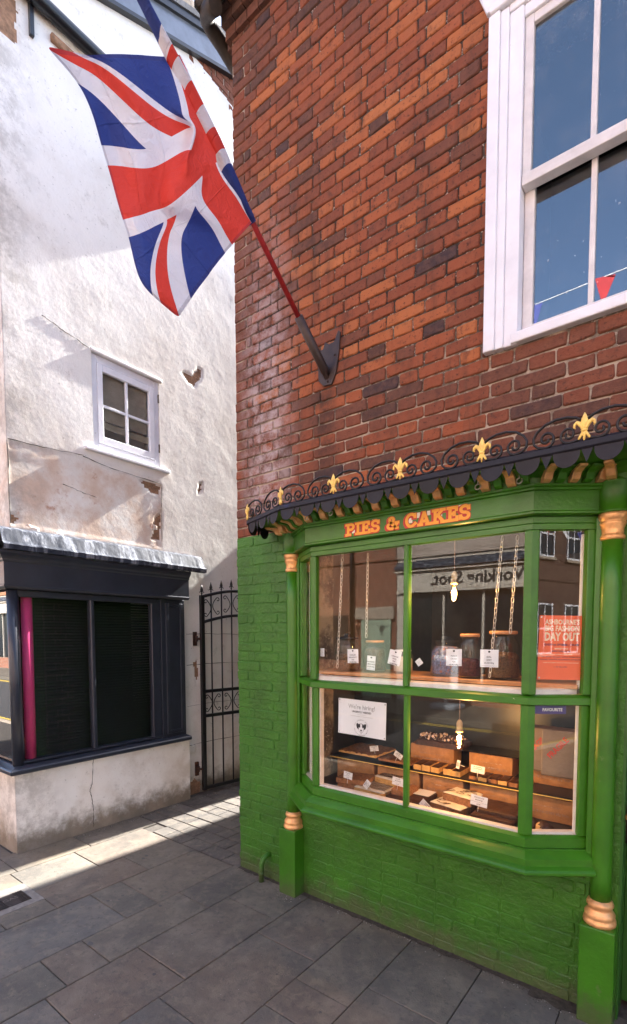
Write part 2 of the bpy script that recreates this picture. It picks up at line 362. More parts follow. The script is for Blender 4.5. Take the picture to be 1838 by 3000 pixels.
def far_brick(name, c1, c2, cm):
    ma, t, b, out = newmat(name); p = pos_n(t); x, y, z = sep(t, p)
    cb = N(t, 'ShaderNodeCombineXYZ'); t.links.new(x, cb.inputs[0]); t.links.new(z, cb.inputs[1])
    br = N(t, 'ShaderNodeTexBrick'); br.inputs['Scale'].default_value = 1; br.inputs['Brick Width'].default_value = .225; br.inputs['Row Height'].default_value = .075; br.inputs['Mortar Size'].default_value = .008
    for i, c in ((1, c1), (2, c2), (3, cm)): br.inputs[i].default_value = rgba(c)
    t.links.new(cb.outputs[0], br.inputs[0])
    n = noise_n(t, 1.5, 6, .6, p); c = mixc(t, math_n(t, 'MULTIPLY', sstep(t, n.outputs[0], .4, .75), .4), br.outputs[0], (.16, .1, .07))
    t.links.new(c, b.inputs['Base Color']); b.inputs['Roughness'].default_value = .9; return ma
M_fbrick = far_brick('far_red_brick', (.3, .09, .045), (.22, .07, .035), (.3, .25, .2))
M_fpale = far_brick('far_painted_brick', (.5, .42, .36), (.46, .38, .33), (.55, .48, .42))
M_fdark = far_brick('far_dark_brick', (.1, .042, .03), (.08, .035, .025), (.12, .1, .08))
M_forange = far_brick('far_orange_brick', (.48, .16, .06), (.4, .13, .05), (.4, .3, .22))

def inst(name, me, parent, loc, rot=(0, 0, 0), sc=(1, 1, 1)):
    o = bpy.data.objects.new(name, me); COL.objects.link(o)
    off = Vector((0, 0, 0)); p = parent
    while p is not None: off += p.location; p = p.parent
    o.parent = parent; o.location = Vector(loc)-off; o.rotation_euler = rot; o.scale = sc
    return o
def text_data(txt, size=1., bold=0., align='CENTER', sx=1., shear=0.):
    cu = bpy.data.curves.new('t', 'FONT'); cu.body = txt; cu.size = size; cu.align_x = align; cu.align_y = 'CENTER'; cu.offset = bold*size; cu.resolution_u = 2; cu.shear = shear
    ob = bpy.data.objects.new('t', cu); COL.objects.link(ob)
    me = ob.to_mesh()
    vs = [(v.co.x*sx, v.co.y) for v in me.vertices]; fs = [tuple(p.vertices) for p in me.polygons]
    ob.to_mesh_clear(); bpy.data.objects.remove(ob); bpy.data.curves.remove(cu)
    return vs, fs
def text_on(name, txt, o, ux, uy, size, matl, parent, bold=0., align='CENTER', sx=1., width=None, thick=.0006, shear=0.):
    vs, fs = text_data(txt, size, bold, align, sx, shear)
    if width:
        xs = [v[0] for v in vs]; k = width/(max(xs)-min(xs)); vs = [(v[0]*k, v[1]) for v in vs]
    o, ux, uy = Vector(o), Vector(ux).normalized(), Vector(uy).normalized(); nn = ux.cross(uy)*thick
    b = MB(); b.add([o+ux*v[0]+uy*v[1]+nn for v in vs], fs)
    return b.build(name, matl, parent)

# ------------------------------------------------------------------ ground, road, pavements
def struct(name, mb, matl): return tag(mb.build(name, matl), kind='structure')
g = MB(); g.box(-400, 400, -400, 400, -.6, -.14); struct('ground', g, M_tarmac)
g = MB(); g.box(-60, 40, -7.4, -3.3, -.135, -.115); road = struct('road', g, M_tarmac)
for yy in (-3.5, -3.62, -7.08, -7.2):
    tag(MB().box(-60, 40, yy-.03, yy+.03, -.1149, -.111).build('road_marking', M_yline, road))
pv = MB(); pv.box(-60, 40, -3.18, 12, -.13, -.012); pave = struct('pavement', pv, M_joint)
pv = MB(); pv.box(-60, 40, -3.3, -3.18, -.13, .0); tag(pv.build('kerb', M_stone, pave))
pv = MB(); pv.box(-60, 40, -9.6, -7.4, -.13, .0); far_pave = struct('far_pavement', pv, M_slab)
slabs = MB
XB = [-1.62, -1.25, -.855, -.51, -.055, .255, .685, 1.125, 1.45, 1.86, 2.25, 2.66, 3.05]
CJ = {0: [-.5], 1: [-1.1, -.64], 2: [-1.39, -1.1, -.445], 3: [-.89, -.67], 4: [-1.395, -1.17, -.51], 5: [-1.5, -1.01, -.35], 6: [-1.165, -.505], 7: [-.89, -.665], 8: [-.5], 9: [-.75], 10: [-.45], 11: [-.8]}
rr = random.Random(3)
def slab_obj(x0, x1, y0, y1, name='paving_slab', matl=None, g=.0026, parent=None, hz=0):
    c = .003; h = hz+rr.uniform(-.0022, .0015); b = MB(); x0 += g; x1 -= g; y0 += g; y1 -= g
    t1, t2 = rr.uniform(-.0015, .0015), rr.uniform(-.0015, .0015)
    b.add([(x0,y0,-.03),(x1,y0,-.03),(x1,y1,-.03),(x0,y1,-.03),(x0,y0,h-c),(x1,y0,h-c),(x1,y1,h-c),(x0,y1,h-c),
           (x0+c,y0+c,h+t1),(x1-c,y0+c,h+t2),(x1-c,y1-c,h-t1),(x0+c,y1-c,h-t2)],
          [(0,1,5,4),(1,2,6,5),(2,3,7,6),(3,0,4,7),(4,5,9,8),(5,6,10,9),(6,7,11,10),(7,4,8,11),(8,9,10,11)])
    return b.build(name, matl or M_slab, parent or pave)
def row(x0, x1, cuts, ymin, ymax):
    ys = [ymin]+[c for c in cuts if ymin < c < ymax]+[ymax]
    y = ys[1] if len(ys) > 2 else ymax
    lower = []
    while y > -3.18:
        d = rr.choice([.45, .55, .68, .8]); lower.append(max(-3.18, y-d)); y -= d
    ys = sorted(set([round(v, 3) for v in lower+ys[1:]]))
    for a, b in zip(ys, ys[1:]):
        if b-a > .03: slab_obj(x0, x1, a, b)
for i in range(len(XB)-1):
    top = -.025 if i < 4 else .04
    row(XB[i], XB[i+1], CJ.get(i, []), -9, top if i != 0 else .12)
# the gas cover interrupts one slab
x = XB[0]
while x > -5:
    d = rr.choice([.36, .42, .5]); row(x-d, x, [], -9, -.95); x -= d
x = XB[-1]
while x < 5:
    d = rr.choice([.36, .42, .5]); row(x, x+d, [], -9, .0); x += d
# small dark pavers in the alley
xx = -1.6; k = 0; npav = 0
yy0 = -.02
y = yy0
while y < 4.2:
    h = .152; xx = -1.68-(.1 if k % 2 else 0)
    while xx < 0:
        d = rr.choice([.16, .2, .235, .25]); x1 = min(xx+d, .0)
        a, b = max(xx, -1.68), x1
        ok = b-a > .04
        if ok and not (a < -1.25 and y < .1): slab_obj(a, b, y, y+h, 'paver', M_sett, .004)
        xx += d
    y += h; k += 1

# ------------------------------------------------------------------ brick building
bb = thing('brick_building', 'old red brick corner building with lower wall painted bright green', 'building', (1.5, .2, 0))
C = MB()
for (x0, x1, z0, z1) in [(0, .62, -.1, 2.44), (.62, 2.34, -.1, .62), (2.34, 2.46, -.1, 2.44), (3.4, 6, -.1, 2.44), (0, 6, 2.44, 3.13), (0, 1.86, 3.13, 4.66), (3.05, 6, 3.13, 4.66), (0, 6, 4.66, 5.86)]:
    C.box(x0, x1, .009, .34, z0, z1)
C.box(-.6, .0075, 3.02, 6.5, -.1, 6.0); C.box(.008, .3, .34, 6.5, -.1, 5.86); C.box(5.7, 6, .34, 6.5, -.1, 5.86); C.box(.3, 5.7, 6.2, 6.5, -.1, 5.86)  # first box: unseen rear wing added so its shadow edges the sunlit strip
wall = C.build('wall', M_mortar, bb)
G = MB(); G.box(.002, .62, .0032, .009, -.1, 2.44); G.box(.62, 2.34, .0026, .009, -.1, .62); G.box(2.34, 2.46, .0065, .009, -.1, 2.44); G.box(.0045, .008, .012, 3.0, -.1, 2.43)
pw = G.build('painted_wall', M_greenw, bb)
rb = random.Random(11)
def brick_geo(mb, x0, x1, z0, z1, yf, att, jit=.003, ch=.005, back=.02, side=False, mi=0):
    j = lambda s=1: rb.uniform(-jit, jit)*s
    c = [rb.uniform(.003, .010) for _ in range(4)]; xm, zm = (x0+x1)/2+j(3), (z0+z1)/2
    q = [(x0+c[0], z0+j()), (xm, z0+j()), (x1-c[1], z0+j()), (x1+j(), z0+c[1]), (x1+j(), z1-c[2]), (x1-c[2], z1+j()), (xm, z1+j()), (x0+c[3], z1+j()), (x0+j(), z1-c[3]), (x0+j(), z0+c[0])]
    tl = rb.uniform(-.0025, .0025); n = len(q); cx, cz = (x0+x1)/2, (z0+z1)/2; hw, hh = (x1-x0)/2, (z1-z0)/2
    def P(a, y, c_): return (a, y, c_) if not side else (y, a, c_)
    v = [P(a, back, c_) for a, c_ in q]+[P(a, yf+ch, c_) for a, c_ in q]
    fr = [(cx+(a-cx)*(1-ch/hw), cz+(c_-cz)*(1-ch/hh)) for a, c_ in q]
    v += [P(a, yf+tl*(a-cx)/hw, c_) for a, c_ in fr]
    f = []
    for r_ in (0, 1):
        for i in range(n): f.append((r_*n+i, r_*n+(i+1) % n, (r_+1)*n+(i+1) % n, (r_+1)*n+i))
    f.append(tuple(range(2*n, 3*n)))
    if side: f = [tuple(reversed(k)) for k in f]
    mb.add(v, f, mi, att=att)
def flemish(x0, x1, k, off0=0.):
    # Flemish bond: header, closer, stretcher...
    st, hd, jn = .229, .108, .008; out = []
    x = x0; first = True; i = k
    if k % 2 == 0: seq = ['s', 'h']
    else: seq = ['h', 'q', 's', 'h']
    idx = 0
    while x < x1-.02:
        if k % 2 == 0: t = ['s', 'h'][idx % 2]
        else: t = 'h' if idx == 0 else ('q' if idx == 1 else ['s', 'h'][idx % 2])
        wd = {'s': st, 'h': hd, 'q': .05}[t]+rb.uniform(-.006, .006)
        e = min(x+wd, x1)
        if e-x > .018: out.append((x, e))
        x = e+jn; idx += 1
    return out
def tone(x, z):
    t = rb.random()
    v = .32+.6*t if rb.random() > .1 else rb.uniform(.08, .25)
    if rb.random() < .02: v = .02
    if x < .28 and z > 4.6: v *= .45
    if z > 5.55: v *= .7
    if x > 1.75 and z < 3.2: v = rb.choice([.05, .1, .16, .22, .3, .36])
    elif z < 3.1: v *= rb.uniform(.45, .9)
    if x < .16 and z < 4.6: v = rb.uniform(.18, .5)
    return max(.005, min(1, v))
PITCH = .068
BR = []   # (distance, x0,x1,z0,z1,tone)
k = 0; z = 2.445
while z < 5.78:
    for (a, b) in flemish(.002+rb.uniform(-.004, .006), 6.0, k):
        cz = z+.03
        segs = [(a, b)]
        if 3.13 < cz < 4.66:
            segs = []
            if a < 1.85: segs.append((a, min(b, 1.85)))
            if b > 3.05: segs.append((max(a, 3.05), b))
        for (p, q) in segs:
            if q-p < .02: continue
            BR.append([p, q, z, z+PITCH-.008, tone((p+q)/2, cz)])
    z += PITCH; k += 1
def in_view(x, z):
    d = Vector((x, 0, z))-CAMP; f = d.dot(fw)
    if f < .1: return 0
    u = 960+1447*d.dot(rt)/f; v = 1945-1447*d.dot(up)/f
    if -20 < u < 1858 and -20 < v < 3020: return 1/f
    return 0
for b_ in BR: b_.append(in_view((b_[0]+b_[1])/2, b_[2])*math.sqrt(b_[1]-b_[0]))
BR.sort(key=lambda b_: -b_[5])
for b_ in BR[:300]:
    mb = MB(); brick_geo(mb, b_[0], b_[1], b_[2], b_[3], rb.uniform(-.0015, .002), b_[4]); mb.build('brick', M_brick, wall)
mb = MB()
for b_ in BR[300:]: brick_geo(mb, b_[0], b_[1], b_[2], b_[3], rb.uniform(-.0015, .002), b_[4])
k = 0; z = -.08+PITCH*0
while z < 5.78:      # alley side of the corner
    for (a, b) in flemish(.03, 3.4, k+1):
        if z > 2.4: brick_geo(mb, a, b, z, z+PITCH-.008, -.002, rb.uniform(.15, .5), side=True)
    z += PITCH; k += 1
tag(mb.build('bricks', M_brick, wall), kind='stuff')
# painted bricks: soft edges, filled joints
zs = 2.44-PITCH*36
k = 0; z = zs
while z < 2.42:
    for (a, b) in flemish(.0+rb.uniform(-.008, .008), .60, k):
        mb = MB(); brick_geo(mb, a, b, z, z+PITCH-.007, rb.uniform(-.001, .003)-.002, 0, .003, .005, .012); mb.build('painted_brick', M_greenw, pw)
    if z+PITCH < .64:
        for (a, b) in flemish(.64+(k % 2)*.07, 2.33, k):
            mb = MB(); brick_geo(mb, a, b, z, z+PITCH-.006, rb.uniform(-.002, .002)-.0008, 0, .003, .005, .012); mb.build('painted_brick', M_greenw, pw)
    z += PITCH; k += 1
mb = MB(); k = 0; z = zs
while z < 2.42:
    for (a, b) in flemish(.03, 3.0, k+1): brick_geo(mb, a, b, z, z+PITCH-.007, -.002, 0, .003, .005, .012, side=True)
    z += PITCH; k += 1
tag(mb.build('painted_bricks', M_greenw, pw), kind='stuff')
# eaves: two corbel courses, soffit, gutter with swan-neck
mb = MB()
for i, (pr, z0) in enumerate([(.025, 5.79), (.055, 5.865), (.085, 5.94)]):
    x = -.03-.01*i
    while x < 6:
        d = .105+rb.uniform(-.004, .004); mb.box(x, x+d-.008, -pr, .3, z0+.004, z0+.068, att=rb.uniform(.03, .2)); x += d
mb.box(-.06, 6, .02, .34, 5.79, 6.02, att=.1)
mb.build('cornice', M_brick, bb)


rf2 = MB()
rf2.add([(-.01, -.14, 6.03), (6.1, -.14, 6.03), (6.1, 3.2, 6.75), (-.01, 3.2, 6.75), (-.01, 6.6, 6.03), (6.1, 6.6, 6.03), (-.01, -.14, 6.02), (6.1, -.14, 6.02), (-.01, 6.6, 5.87), (6.1, 6.6, 5.87)],
        [(0,1,2,3),(3,2,5,4),(0,3,4,8,6),(1,7,9,5,2),(6,7,1,0),(8,4,5,9),(6,8,9,7)])
rf2.build('roof', M_roof, bb)
gt = MB()
for i in range(7):
    a0 = math.pi+math.pi*i/7; a1 = math.pi+math.pi*(i+1)/7; cy, cz, r_ = -.15, 5.97, .062
    p = [(cy+r_*math.cos(a0), cz+r_*math.sin(a0)), (cy+r_*math.cos(a1), cz+r_*math.sin(a1)), (cy+(r_-.008)*math.cos(a1), cz+(r_-.008)*math.sin(a1)), (cy+(r_-.008)*math.cos(a0), cz+(r_-.008)*math.sin(a0))]
    gt.prism(p, -.12, 6, 'x')
gt.box(-.125, -.12, -.212, -.088, 5.905, 5.97)
gt.build('gutter', M_gutter, bb)
mb = MB(); mb.tube([(.03, -.16, 5.86), (-.02, -.155, 5.885), (-.10, -.13, 5.93), (-.147, -.085, 5.955), (-.155, -.03, 5.945), (-.15, .05, 5.92), (-.14, .14, 5.87), (-.09, .22, 5.78), (-.06, .3, 5.66), (-.06, .32, 5.4), (-.06, .32, 3)], .05, 14)
mb.lathe((-.06, .32, 5.3), [(.058, 0), (.064, .02), (.064, .06), (.058, .08)], 14)
mb.build('downpipe', M_gutter, bb)
# upper sash window
def window_upper():
    f = bpy.data.objects.new('upper_window', None); COL.objects.link(f); f.parent = bb; f.location = Vector((2.4, 0, 3.13))-bb.location
    wpt = MB(); wpt.box(1.805, 1.86, -.034, .06, 3.125, 4.655); wpt.box(1.86, 1.9, -.026, .06, 3.125, 4.65); wpt.box(1.9, 1.965, -.018, .09, 3.125, 4.62)
    bevel_obj(wpt.build('architrave', M_white, f), .006, 2)
    wpt = MB(); wpt.box(2.97, 3.03, -.018, .09, 3.125, 4.62); wpt.box(3.03, 3.1, -.034, .06, 3.125, 4.655); bevel_obj(wpt.build('architrave', M_white, f), .006, 2)
    h = MB(); h.box(1.812, 3.1, -.045, .05, 4.656, 4.69); h.box(1.965, 2.97, -.012, .09, 4.57, 4.62); h.box(1.90, 3.03, -.024, .09, 4.621, 4.655); bevel_obj(h.build('window_head', M_white, f), .006, 2)
    l = MB(); l.prism([(1.79, 4.692), (3.12, 4.692), (3.26, 5.02), (1.66, 5.02)], -.022, .1, 'y'); bevel_obj(l.build('lintel', M_white, f), .006, 2)
    s = MB(); s.box(1.935, 3.0, -.03, .09, 3.128, 3.175); bevel_obj(s.build('window_sill', M_white, f), .006, 2)
    u = MB(); u.box(1.966, 2.005, .0, .04, 3.86, 4.57); u.box(2.93, 2.969, .0, .04, 3.86, 4.57); u.box(2.005, 2.93, .001, .041, 4.53, 4.57); u.box(1.967, 2.968, -.008, .045, 3.835, 3.885); bevel_obj(u.build('sash', M_whitew, f), .004)
    d = MB(); d.box(1.967, 2.013, .046, .085, 3.18, 3.86); d.box(2.92, 2.968, .046, .085, 3.18, 3.86); d.box(1.967, 2.968, .045, .088, 3.176, 3.225); bevel_obj(d.build('sash', M_whitew, f), .004)
    for xm in (2.262, 2.46, 2.70):
        b1 = MB(); b1.box(xm-.012, xm+.012, .003, .036, 3.885, 4.53); bevel_obj(b1.build('glazing_bar', M_whitew, f), .004)
        b1 = MB(); b1.box(xm-.012, xm+.012, .05, .082, 3.225, 3.86); bevel_obj(b1.build('glazing_bar', M_whitew, f), .004)
    xs = [2.005, 2.25, 2.45, 2.69, 2.93]
    for a, b in zip(xs, xs[1:]):
        MB().box(a+.003, b+.008, .018, .021, 3.886, 4.53).build('pane', M_glass_up, f)
        MB().box(a+.003, b+.008, .065, .068, 3.226, 3.84).build('pane', M_glass_up, f)
    r = MB(); r.box(1.7, 3.3, 1.6, 1.62, 2.7, 5.2); r.box(1.7, 3.3, .4, 1.62, 2.68, 2.7); r.box(1.7, 3.3, .4, 1.62, 5.2, 5.22); r.box(1.68, 1.7, .4, 1.62, 2.68, 5.22); r.box(3.3, 3.32, .4, 1.62, 2.68, 5.22)
    r.build('room', M_dark, f)
window_upper()

# ------------------------------------------------------------------ green shopfront
sf = thing('shopfront', 'bright green canted bay shopfront with gold trimmed columns', 'shopfront', (1.47, -.1, 0))
PB = [(.60, -.012), (.84, -.18), (2.10, -.18), (2.335, -.012)]
def offs(path, d):
    n = len(path); out = []
    P = [Vector((p[0], p[1])) for p in path]
    for i in range(n):
        def nrm(a, b):
            e = (b-a).normalized(); return Vector((e.y, -e.x))
        if i == 0: q = P[0]+nrm(P[0], P[1])*d
        elif i == n-1: q = P[-1]+nrm(P[-2], P[-1])*d
        else:
            n1, n2 = nrm(P[i-1], P[i]), nrm(P[i], P[i+1]); mm = (n1+n2).normalized(); q = P[i]+mm*(d/max(.3, mm.dot(n1)))
        out.append((q.x, q.y))
    return out
def sweep(mb, path, prof, mi=0, open_=False):
    n = len(path); k = len(prof); vs = []
    for (d, z) in prof:
        for (x, y) in offs(path, d): vs.append((x, y, z))
    fs = []
    for a in range(k if not open_ else k-1):
        b = (a+1) % k
        for i in range(n-1): fs.append((a*n+i, a*n+i+1, b*n+i+1, b*n+i))
    if not open_:
        fs.append(tuple(a*n for a in range(k))); fs.append(tuple(a*n+n-1 for a in reversed(range(k))))
    mb.add(vs, fs, mi); return mb
# frieze with the painted sign
fa = sweep(MB(), PB, [(-.05, 2.268), (.034, 2.268), (.046, 2.272), (.046, 2.28), (.04, 2.286), (.04, 2.368), (.05, 2.372), (.05, 2.38), (.06, 2.385), (.06, 2.394), (-.05, 2.394)]).build('fascia', M_green, sf)
sweep(MB(), PB, [(-.045, 2.213), (.0, 2.213), (.0, 2.236), (.006, 2.24), (.006, 2.266), (-.045, 2.266)]).build('head_rail', M_green, sf)
sweep(MB(), PB, [(-.05, 1.428), (-.002, 1.428), (.006, 1.432), (.006, 1.462), (-.004, 1.468), (-.022, 1.474), (-.05, 1.474)]).build('middle_rail', M_green, sf)
sweep(MB(), PB, [(-.06, .668), (.066, .668), (.074, .676), (.074, .686), (.066, .694), (.046, .704), (.046, .735), (.026, .748), (.004, .76), (.004, .765), (-.06, .765)]).build('sill', M_green, sf)
sweep(MB(), PB, [(-.06, .766), (-.012, .766), (-.012, .808), (-.03, .82), (-.06, .82)]).build('bottom_rail', M_green, sf)
def post(p, q, r_, wdt=.036, dep=.034, inset=0., z0=.8, z1=2.2, name='corner_post'):
    p, q, r_ = Vector(p), Vector(q), Vector(r_); a = (q-p).normalized(); b = (r_-p).normalized()
    na = Vector((-a.y, a.x)); nb = Vector((b.y, -b.x))
    if na.y < 0: na = -na
    if nb.y < 0: nb = -nb
    mi_ = (na+nb).normalized(); o = p+mi_*inset/mi_.dot(na)
    poly = [o, o+a*wdt, o+a*wdt+na*dep, o+mi_*dep/mi_.dot(na), o+b*wdt+nb*dep, o+b*wdt]
    if (poly[1]-poly[0]).cross(poly[2]-poly[0]) < 0: poly.reverse()
    o_ = MB().prism([(v.x, v.y) for v in poly], z0, z1).build(name, M_green, sf); return bevel_obj(o_, .005, 2)
for (p, q, r_) in ((PB[1], PB[2], PB[0]), (PB[2], PB[1], PB[3])):
    post(p, q, r_, .034, .034, 0, 1.476, 2.212); post(p, q, r_, .034, .03, .014, .822, 1.427)
for z0, z1, ins in ((1.476, 2.212, .0), (.822, 1.427, .014)):
    bevel_obj(MB().prism([(1.456, -.17+ins), (1.462, -.179+ins), (1.480, -.179+ins), (1.486, -.17+ins), (1.486, -.135), (1.456, -.135)], z0, z1).build('mullion', M_green, sf), .002, 1)
for (p, q) in ((PB[0], PB[1]), (PB[3], PB[2])):
    P, Q = Vector(p), Vector(q); a = (Q-P).normalized(); na = Vector((-a.y, a.x));
    if na.y < 0: na = -na
    for z0, z1, ins in ((1.476, 2.212, 0), (.822, 1.427, .012)):
        poly = [P+na*ins, P+a*.045+na*ins, P+a*.045+na*.04, P+na*.04]
        if (poly[1]-poly[0]).cross(poly[2]-poly[0]) < 0: poly.reverse()
        bevel_obj(MB().prism([(v.x, v.y) for v in poly], z0, z1).build('jamb', M_green, sf), .003, 1)
# boards behind the columns
for (x0, x1) in ((.565, .612), (2.325, 2.372)):
    bevel_obj(MB().box(x0, x1, -.028, .006, .62, 2.26).build('pilaster', M_green, sf), .003, 1)
# panes
def pane_seg(p, q, z0, z1, s=.018, e=.03, t0=0., t1=0.):
    P, Q = Vector(p), Vector(q); a = (Q-P).normalized(); na = Vector((-a.y, a.x))
    if na.y < 0: na = -na
    poly = [P+a*t0+na*s, Q-a*t1+na*s, Q-a*t1+na*(s+.003), P+a*t0+na*(s+.003)]
    if (poly[1]-poly[0]).cross(poly[2]-poly[0]) < 0: poly.reverse()
    return MB().prism([(v.x, v.y) for v in poly], z0, z1).build('pane', M_glass, sf)
for z0, z1, s in ((1.475, 2.214, .02), (.82, 1.43, .026)):
    pane_seg(PB[0], PB[1], z0, z1, s, 0, .04, .02); pane_seg(PB[2], PB[3], z0, z1, s, 0, .02, .04)
    pane_seg((.855, -.18), (1.458, -.18), z0, z1, s); pane_seg((1.484, -.18), (2.085, -.18), z0, z1, s)
# white painted inner frame
iw = MB()
sweep(iw, [(PB[0][0]+.05, PB[0][1]), PB[1], PB[2], (PB[3][0]-.05, PB[3][1])], [(-.085, 1.43), (-.032, 1.43), (-.032, 1.497), (-.085, 1.5)])
sweep(iw, PB, [(-.07, .80), (-.034, .80), (-.034, .832), (-.07, .832)])
for (x0, x1, y0, y1) in ((.872, .884, -.15, -.11), (.675, .70, .0, .06), (2.262, 2.29, -.005, .05)):
    iw.box(x0, x1, y0, y1, .81, 1.43)
for (x0, x1, y0, y1) in ((.675, .70, .0, .06), (2.262, 2.285, .0, .05)): iw.box(x0, x1, y0, y1, 1.5, 2.2)
bevel_obj(iw.build('inner_frame', M_whitew, sf), .003, 1)
# columns
def column(cx):
    cy = -.02
    c = MB().lathe((cx, cy, .555), [(.043, 0), (.043, .1), (.042, 1.4), (.041, 1.61)], 28).build('column', M_green, sf)
    MB().lathe((cx, cy, 2.155), [(.042, 0), (.047, .003), (.049, .012), (.046, .02), (.043, .024), (.0425, .028), (.044, .05), (.05, .066), (.052, .074), (.048, .077), (.05, .082), (.055, .09), (.058, .1), (.058, .113)], 28).build('capital', M_gold, c)
    MB().lathe((cx, cy, .446), [(.066, 0), (.068, .01), (.067, .02), (.06, .027), (.062, .034), (.063, .046), (.057, .056), (.05, .066), (.048, .074), (.054, .082), (.056, .092), (.052, .102), (.045, .108), (.043, .112)], 28).build('column_base', M_gold, c)
    MB().lathe((cx, cy, 2.268), [(.066, 0), (.068, .006), (.062, .012), (.062, .118), (.066, .122), (.068, .132), (.062, .14)], 28).build('frieze_block', M_green, c)
    o = MB().box(cx-.071, cx+.071, -.093, .03, -.02, .447).build('plinth', M_green, c); bevel_obj(o, .006, 3)
column(.553); column(2.39)
# cove and alternating gold / green brackets under the canopy
LC = [(.46, -.012)]+PB[0:0]+[(.60, -.05), (.84, -.22), (2.10, -.22), (2.335, -.055), (2.46, -.06), (3.5, -.06)]
sweep(MB(), LC, [(-.02, 2.396), (.012, 2.396), (.02, 2.42), (.05, 2.438), (.10, 2.444), (.10, 2.449), (-.02, 2.449)]).build('cove', M_green, sf)
def bracket(p, n, wdt, matl):
    n = Vector((n[0], n[1])).normalized(); t = Vector((-n.y, n.x))
    prof = [(0, 2.397), (.03, 2.396), (.05, 2.403), (.058, 2.415), (.066, 2.427), (.09, 2.434), (.116, 2.437), (.118, 2.448), (0, 2.448)]
    b = MB(); b.extr(prof, (p[0]-t.x*wdt/2, p[1]-t.y*wdt/2, 0), (n.x, n.y, 0), (0, 0, 1), (t.x*wdt, t.y*wdt, 0)); 
    o = b.build('bracket', matl, sf)
    bm = bmesh.new(); bm.from_mesh(o.data); bmesh.ops.recalc_face_normals(bm, faces=bm.faces); bm.to_mesh(o.data); bm.free()
    return bevel_obj(o, .003, 1)
x = .875; k = 0
while x < 2.09:
    bracket((x, -.212), (0, -1), .04 if k % 2 == 0 else .034, M_gold if k % 2 == 0 else M_green); x += .0575; k += 1
for (p, q, cnt) in ((PB[0], PB[1], 5), (PB[3], PB[2], 5)):
    P, Q = Vector(p), Vector(q); a = (Q-P).normalized(); nn = Vector((a.y, -a.x))
    if nn.y > 0: nn = -nn
    for i in range(cnt):
        c = P+(Q-P)*((i+.5)/cnt)+nn*.035; bracket(c, nn, .036, M_gold if i % 2 == 0 else M_green)
for cx, sgn in ((.553, -1), (2.39, 1)):
    for an in (-60, 0, 60): 
        n = Vector((math.sin(R(an))*sgn*-1, -math.cos(R(an)))); bracket(Vector((cx, -.02))+n*.062, n, .036, M_gold)
for xg in (2.52, 2.64, 2.76, 2.88): bracket((xg, -.05), (0, -1), .04, M_gold); bracket((xg+.06, -.05), (0, -1), .034, M_green)
# over-door frieze
bevel_obj(MB().box(2.452, 3.45, -.055, .1, 2.27, 2.394).build('door_frieze', M_green, sf), .004, 1)
# sign letters
def arc(cx, cy, rx, ry, a0, a1, n=10): return [(cx+rx*math.cos(R(a0+(a1-a0)*i/n)), cy+ry*math.sin(R(a0+(a1-a0)*i/n))) for i in range(n+1)]
GLY = {
 'P': (.78, [[(.22, .03), (.22, .97)], [(.02, .06), (.44, .06)], [(.02, .94), (.3, .94)], [(.22, .94)]+arc(.46, .72, .22, .22, 90, -90)+[(.22, .5)]]),
 'I': (.44, [[(.22, .03), (.22, .97)], [(.02, .06), (.42, .06)], [(.02, .94), (.42, .94)]]),
 'E': (.74, [[(.2, .03), (.2, .97)], [(.02, .06), (.68, .06)], [(.02, .94), (.64, .94)], [(.2, .51), (.48, .51)], [(.48, .38), (.48, .64)], [(.62, .97), (.62, .72)], [(.67, .03), (.67, .3)]]),
 'S': (.72, [arc(.36, .72, .25, .22, 20, 250, 12)+arc(.36, .28, .25, .22, 70, -160, 12), [(.6, .94), (.6, .7)], [(.1, .06), (.1, .32)]]),
 '&': (.98, [[(.9, .5), (.72, .2)]+arc(.42, .27, .27, .22, -30, -250, 10)+[(.5, .6)]+arc(.44, .77, .15, .17, -40, 220, 10)+[(.45, .48), (.82, .06), (.95, .1)], [(.72, .52), (1., .52)]]),
 'C': (.86, [arc(.46, .5, .34, .45, 48, 312, 18), [(.74, .96), (.74, .68)], [(.7, .16), (.8, .26)]]),
 'A': (.98, [[(.2, .04), (.47, .96)], [(.47, .96), (.76, .04)], [(.3, .3), (.66, .3)], [(.04, .06), (.36, .06)], [(.6, .06), (.95, .06)]]),
 'K': (.94, [[(.2, .03), (.2, .97)], [(.02, .06), (.4, .06)], [(.02, .94), (.4, .94)], [(.25, .44), (.68, .92)], [(.4, .58), (.74, .08)], [(.54, .94), (.86, .94)], [(.6, .06), (.92, .06)]]),
}
def ribbon(mb, pl, wdt, o, sx, sz, y, mi):
    w2 = wdt/2; L = []; Rr = []
    n = len(pl)
    for i, p in enumerate(pl):
        a = Vector(pl[max(i-1, 0)]); b = Vector(pl[min(i+1, n-1)]); d = (b-a)
        if d.length < 1e-6: d = Vector((1, 0))
        d.normalize(); nn = Vector((-d.y, d.x))*w2; q = Vector(p)
        if i == 0: q = q-d*w2*.5
        if i == n-1: q = q+d*w2*.5
        L.append(q+nn); Rr.append(q-nn)
    vs = [(o[0]+v.x*sx, y, o[1]+v.y*sz) for v in L]+[(o[0]+v.x*sx, y, o[1]+v.y*sz) for v in Rr]
    mb.add(vs, [(i, n+i, n+i+1, i+1) for i in range(n-1)], mi)
txt = 'PIES & CAKES'; adv = [(.42 if c == ' ' else GLY[c][0]+.06) for c in txt]
TOTW = sum(adv); X0, X1, ZB, ZH = 1.12, 1.836, 2.290, .066
ux_ = (X1-X0)/TOTW; pen = X0; yf = -.2206
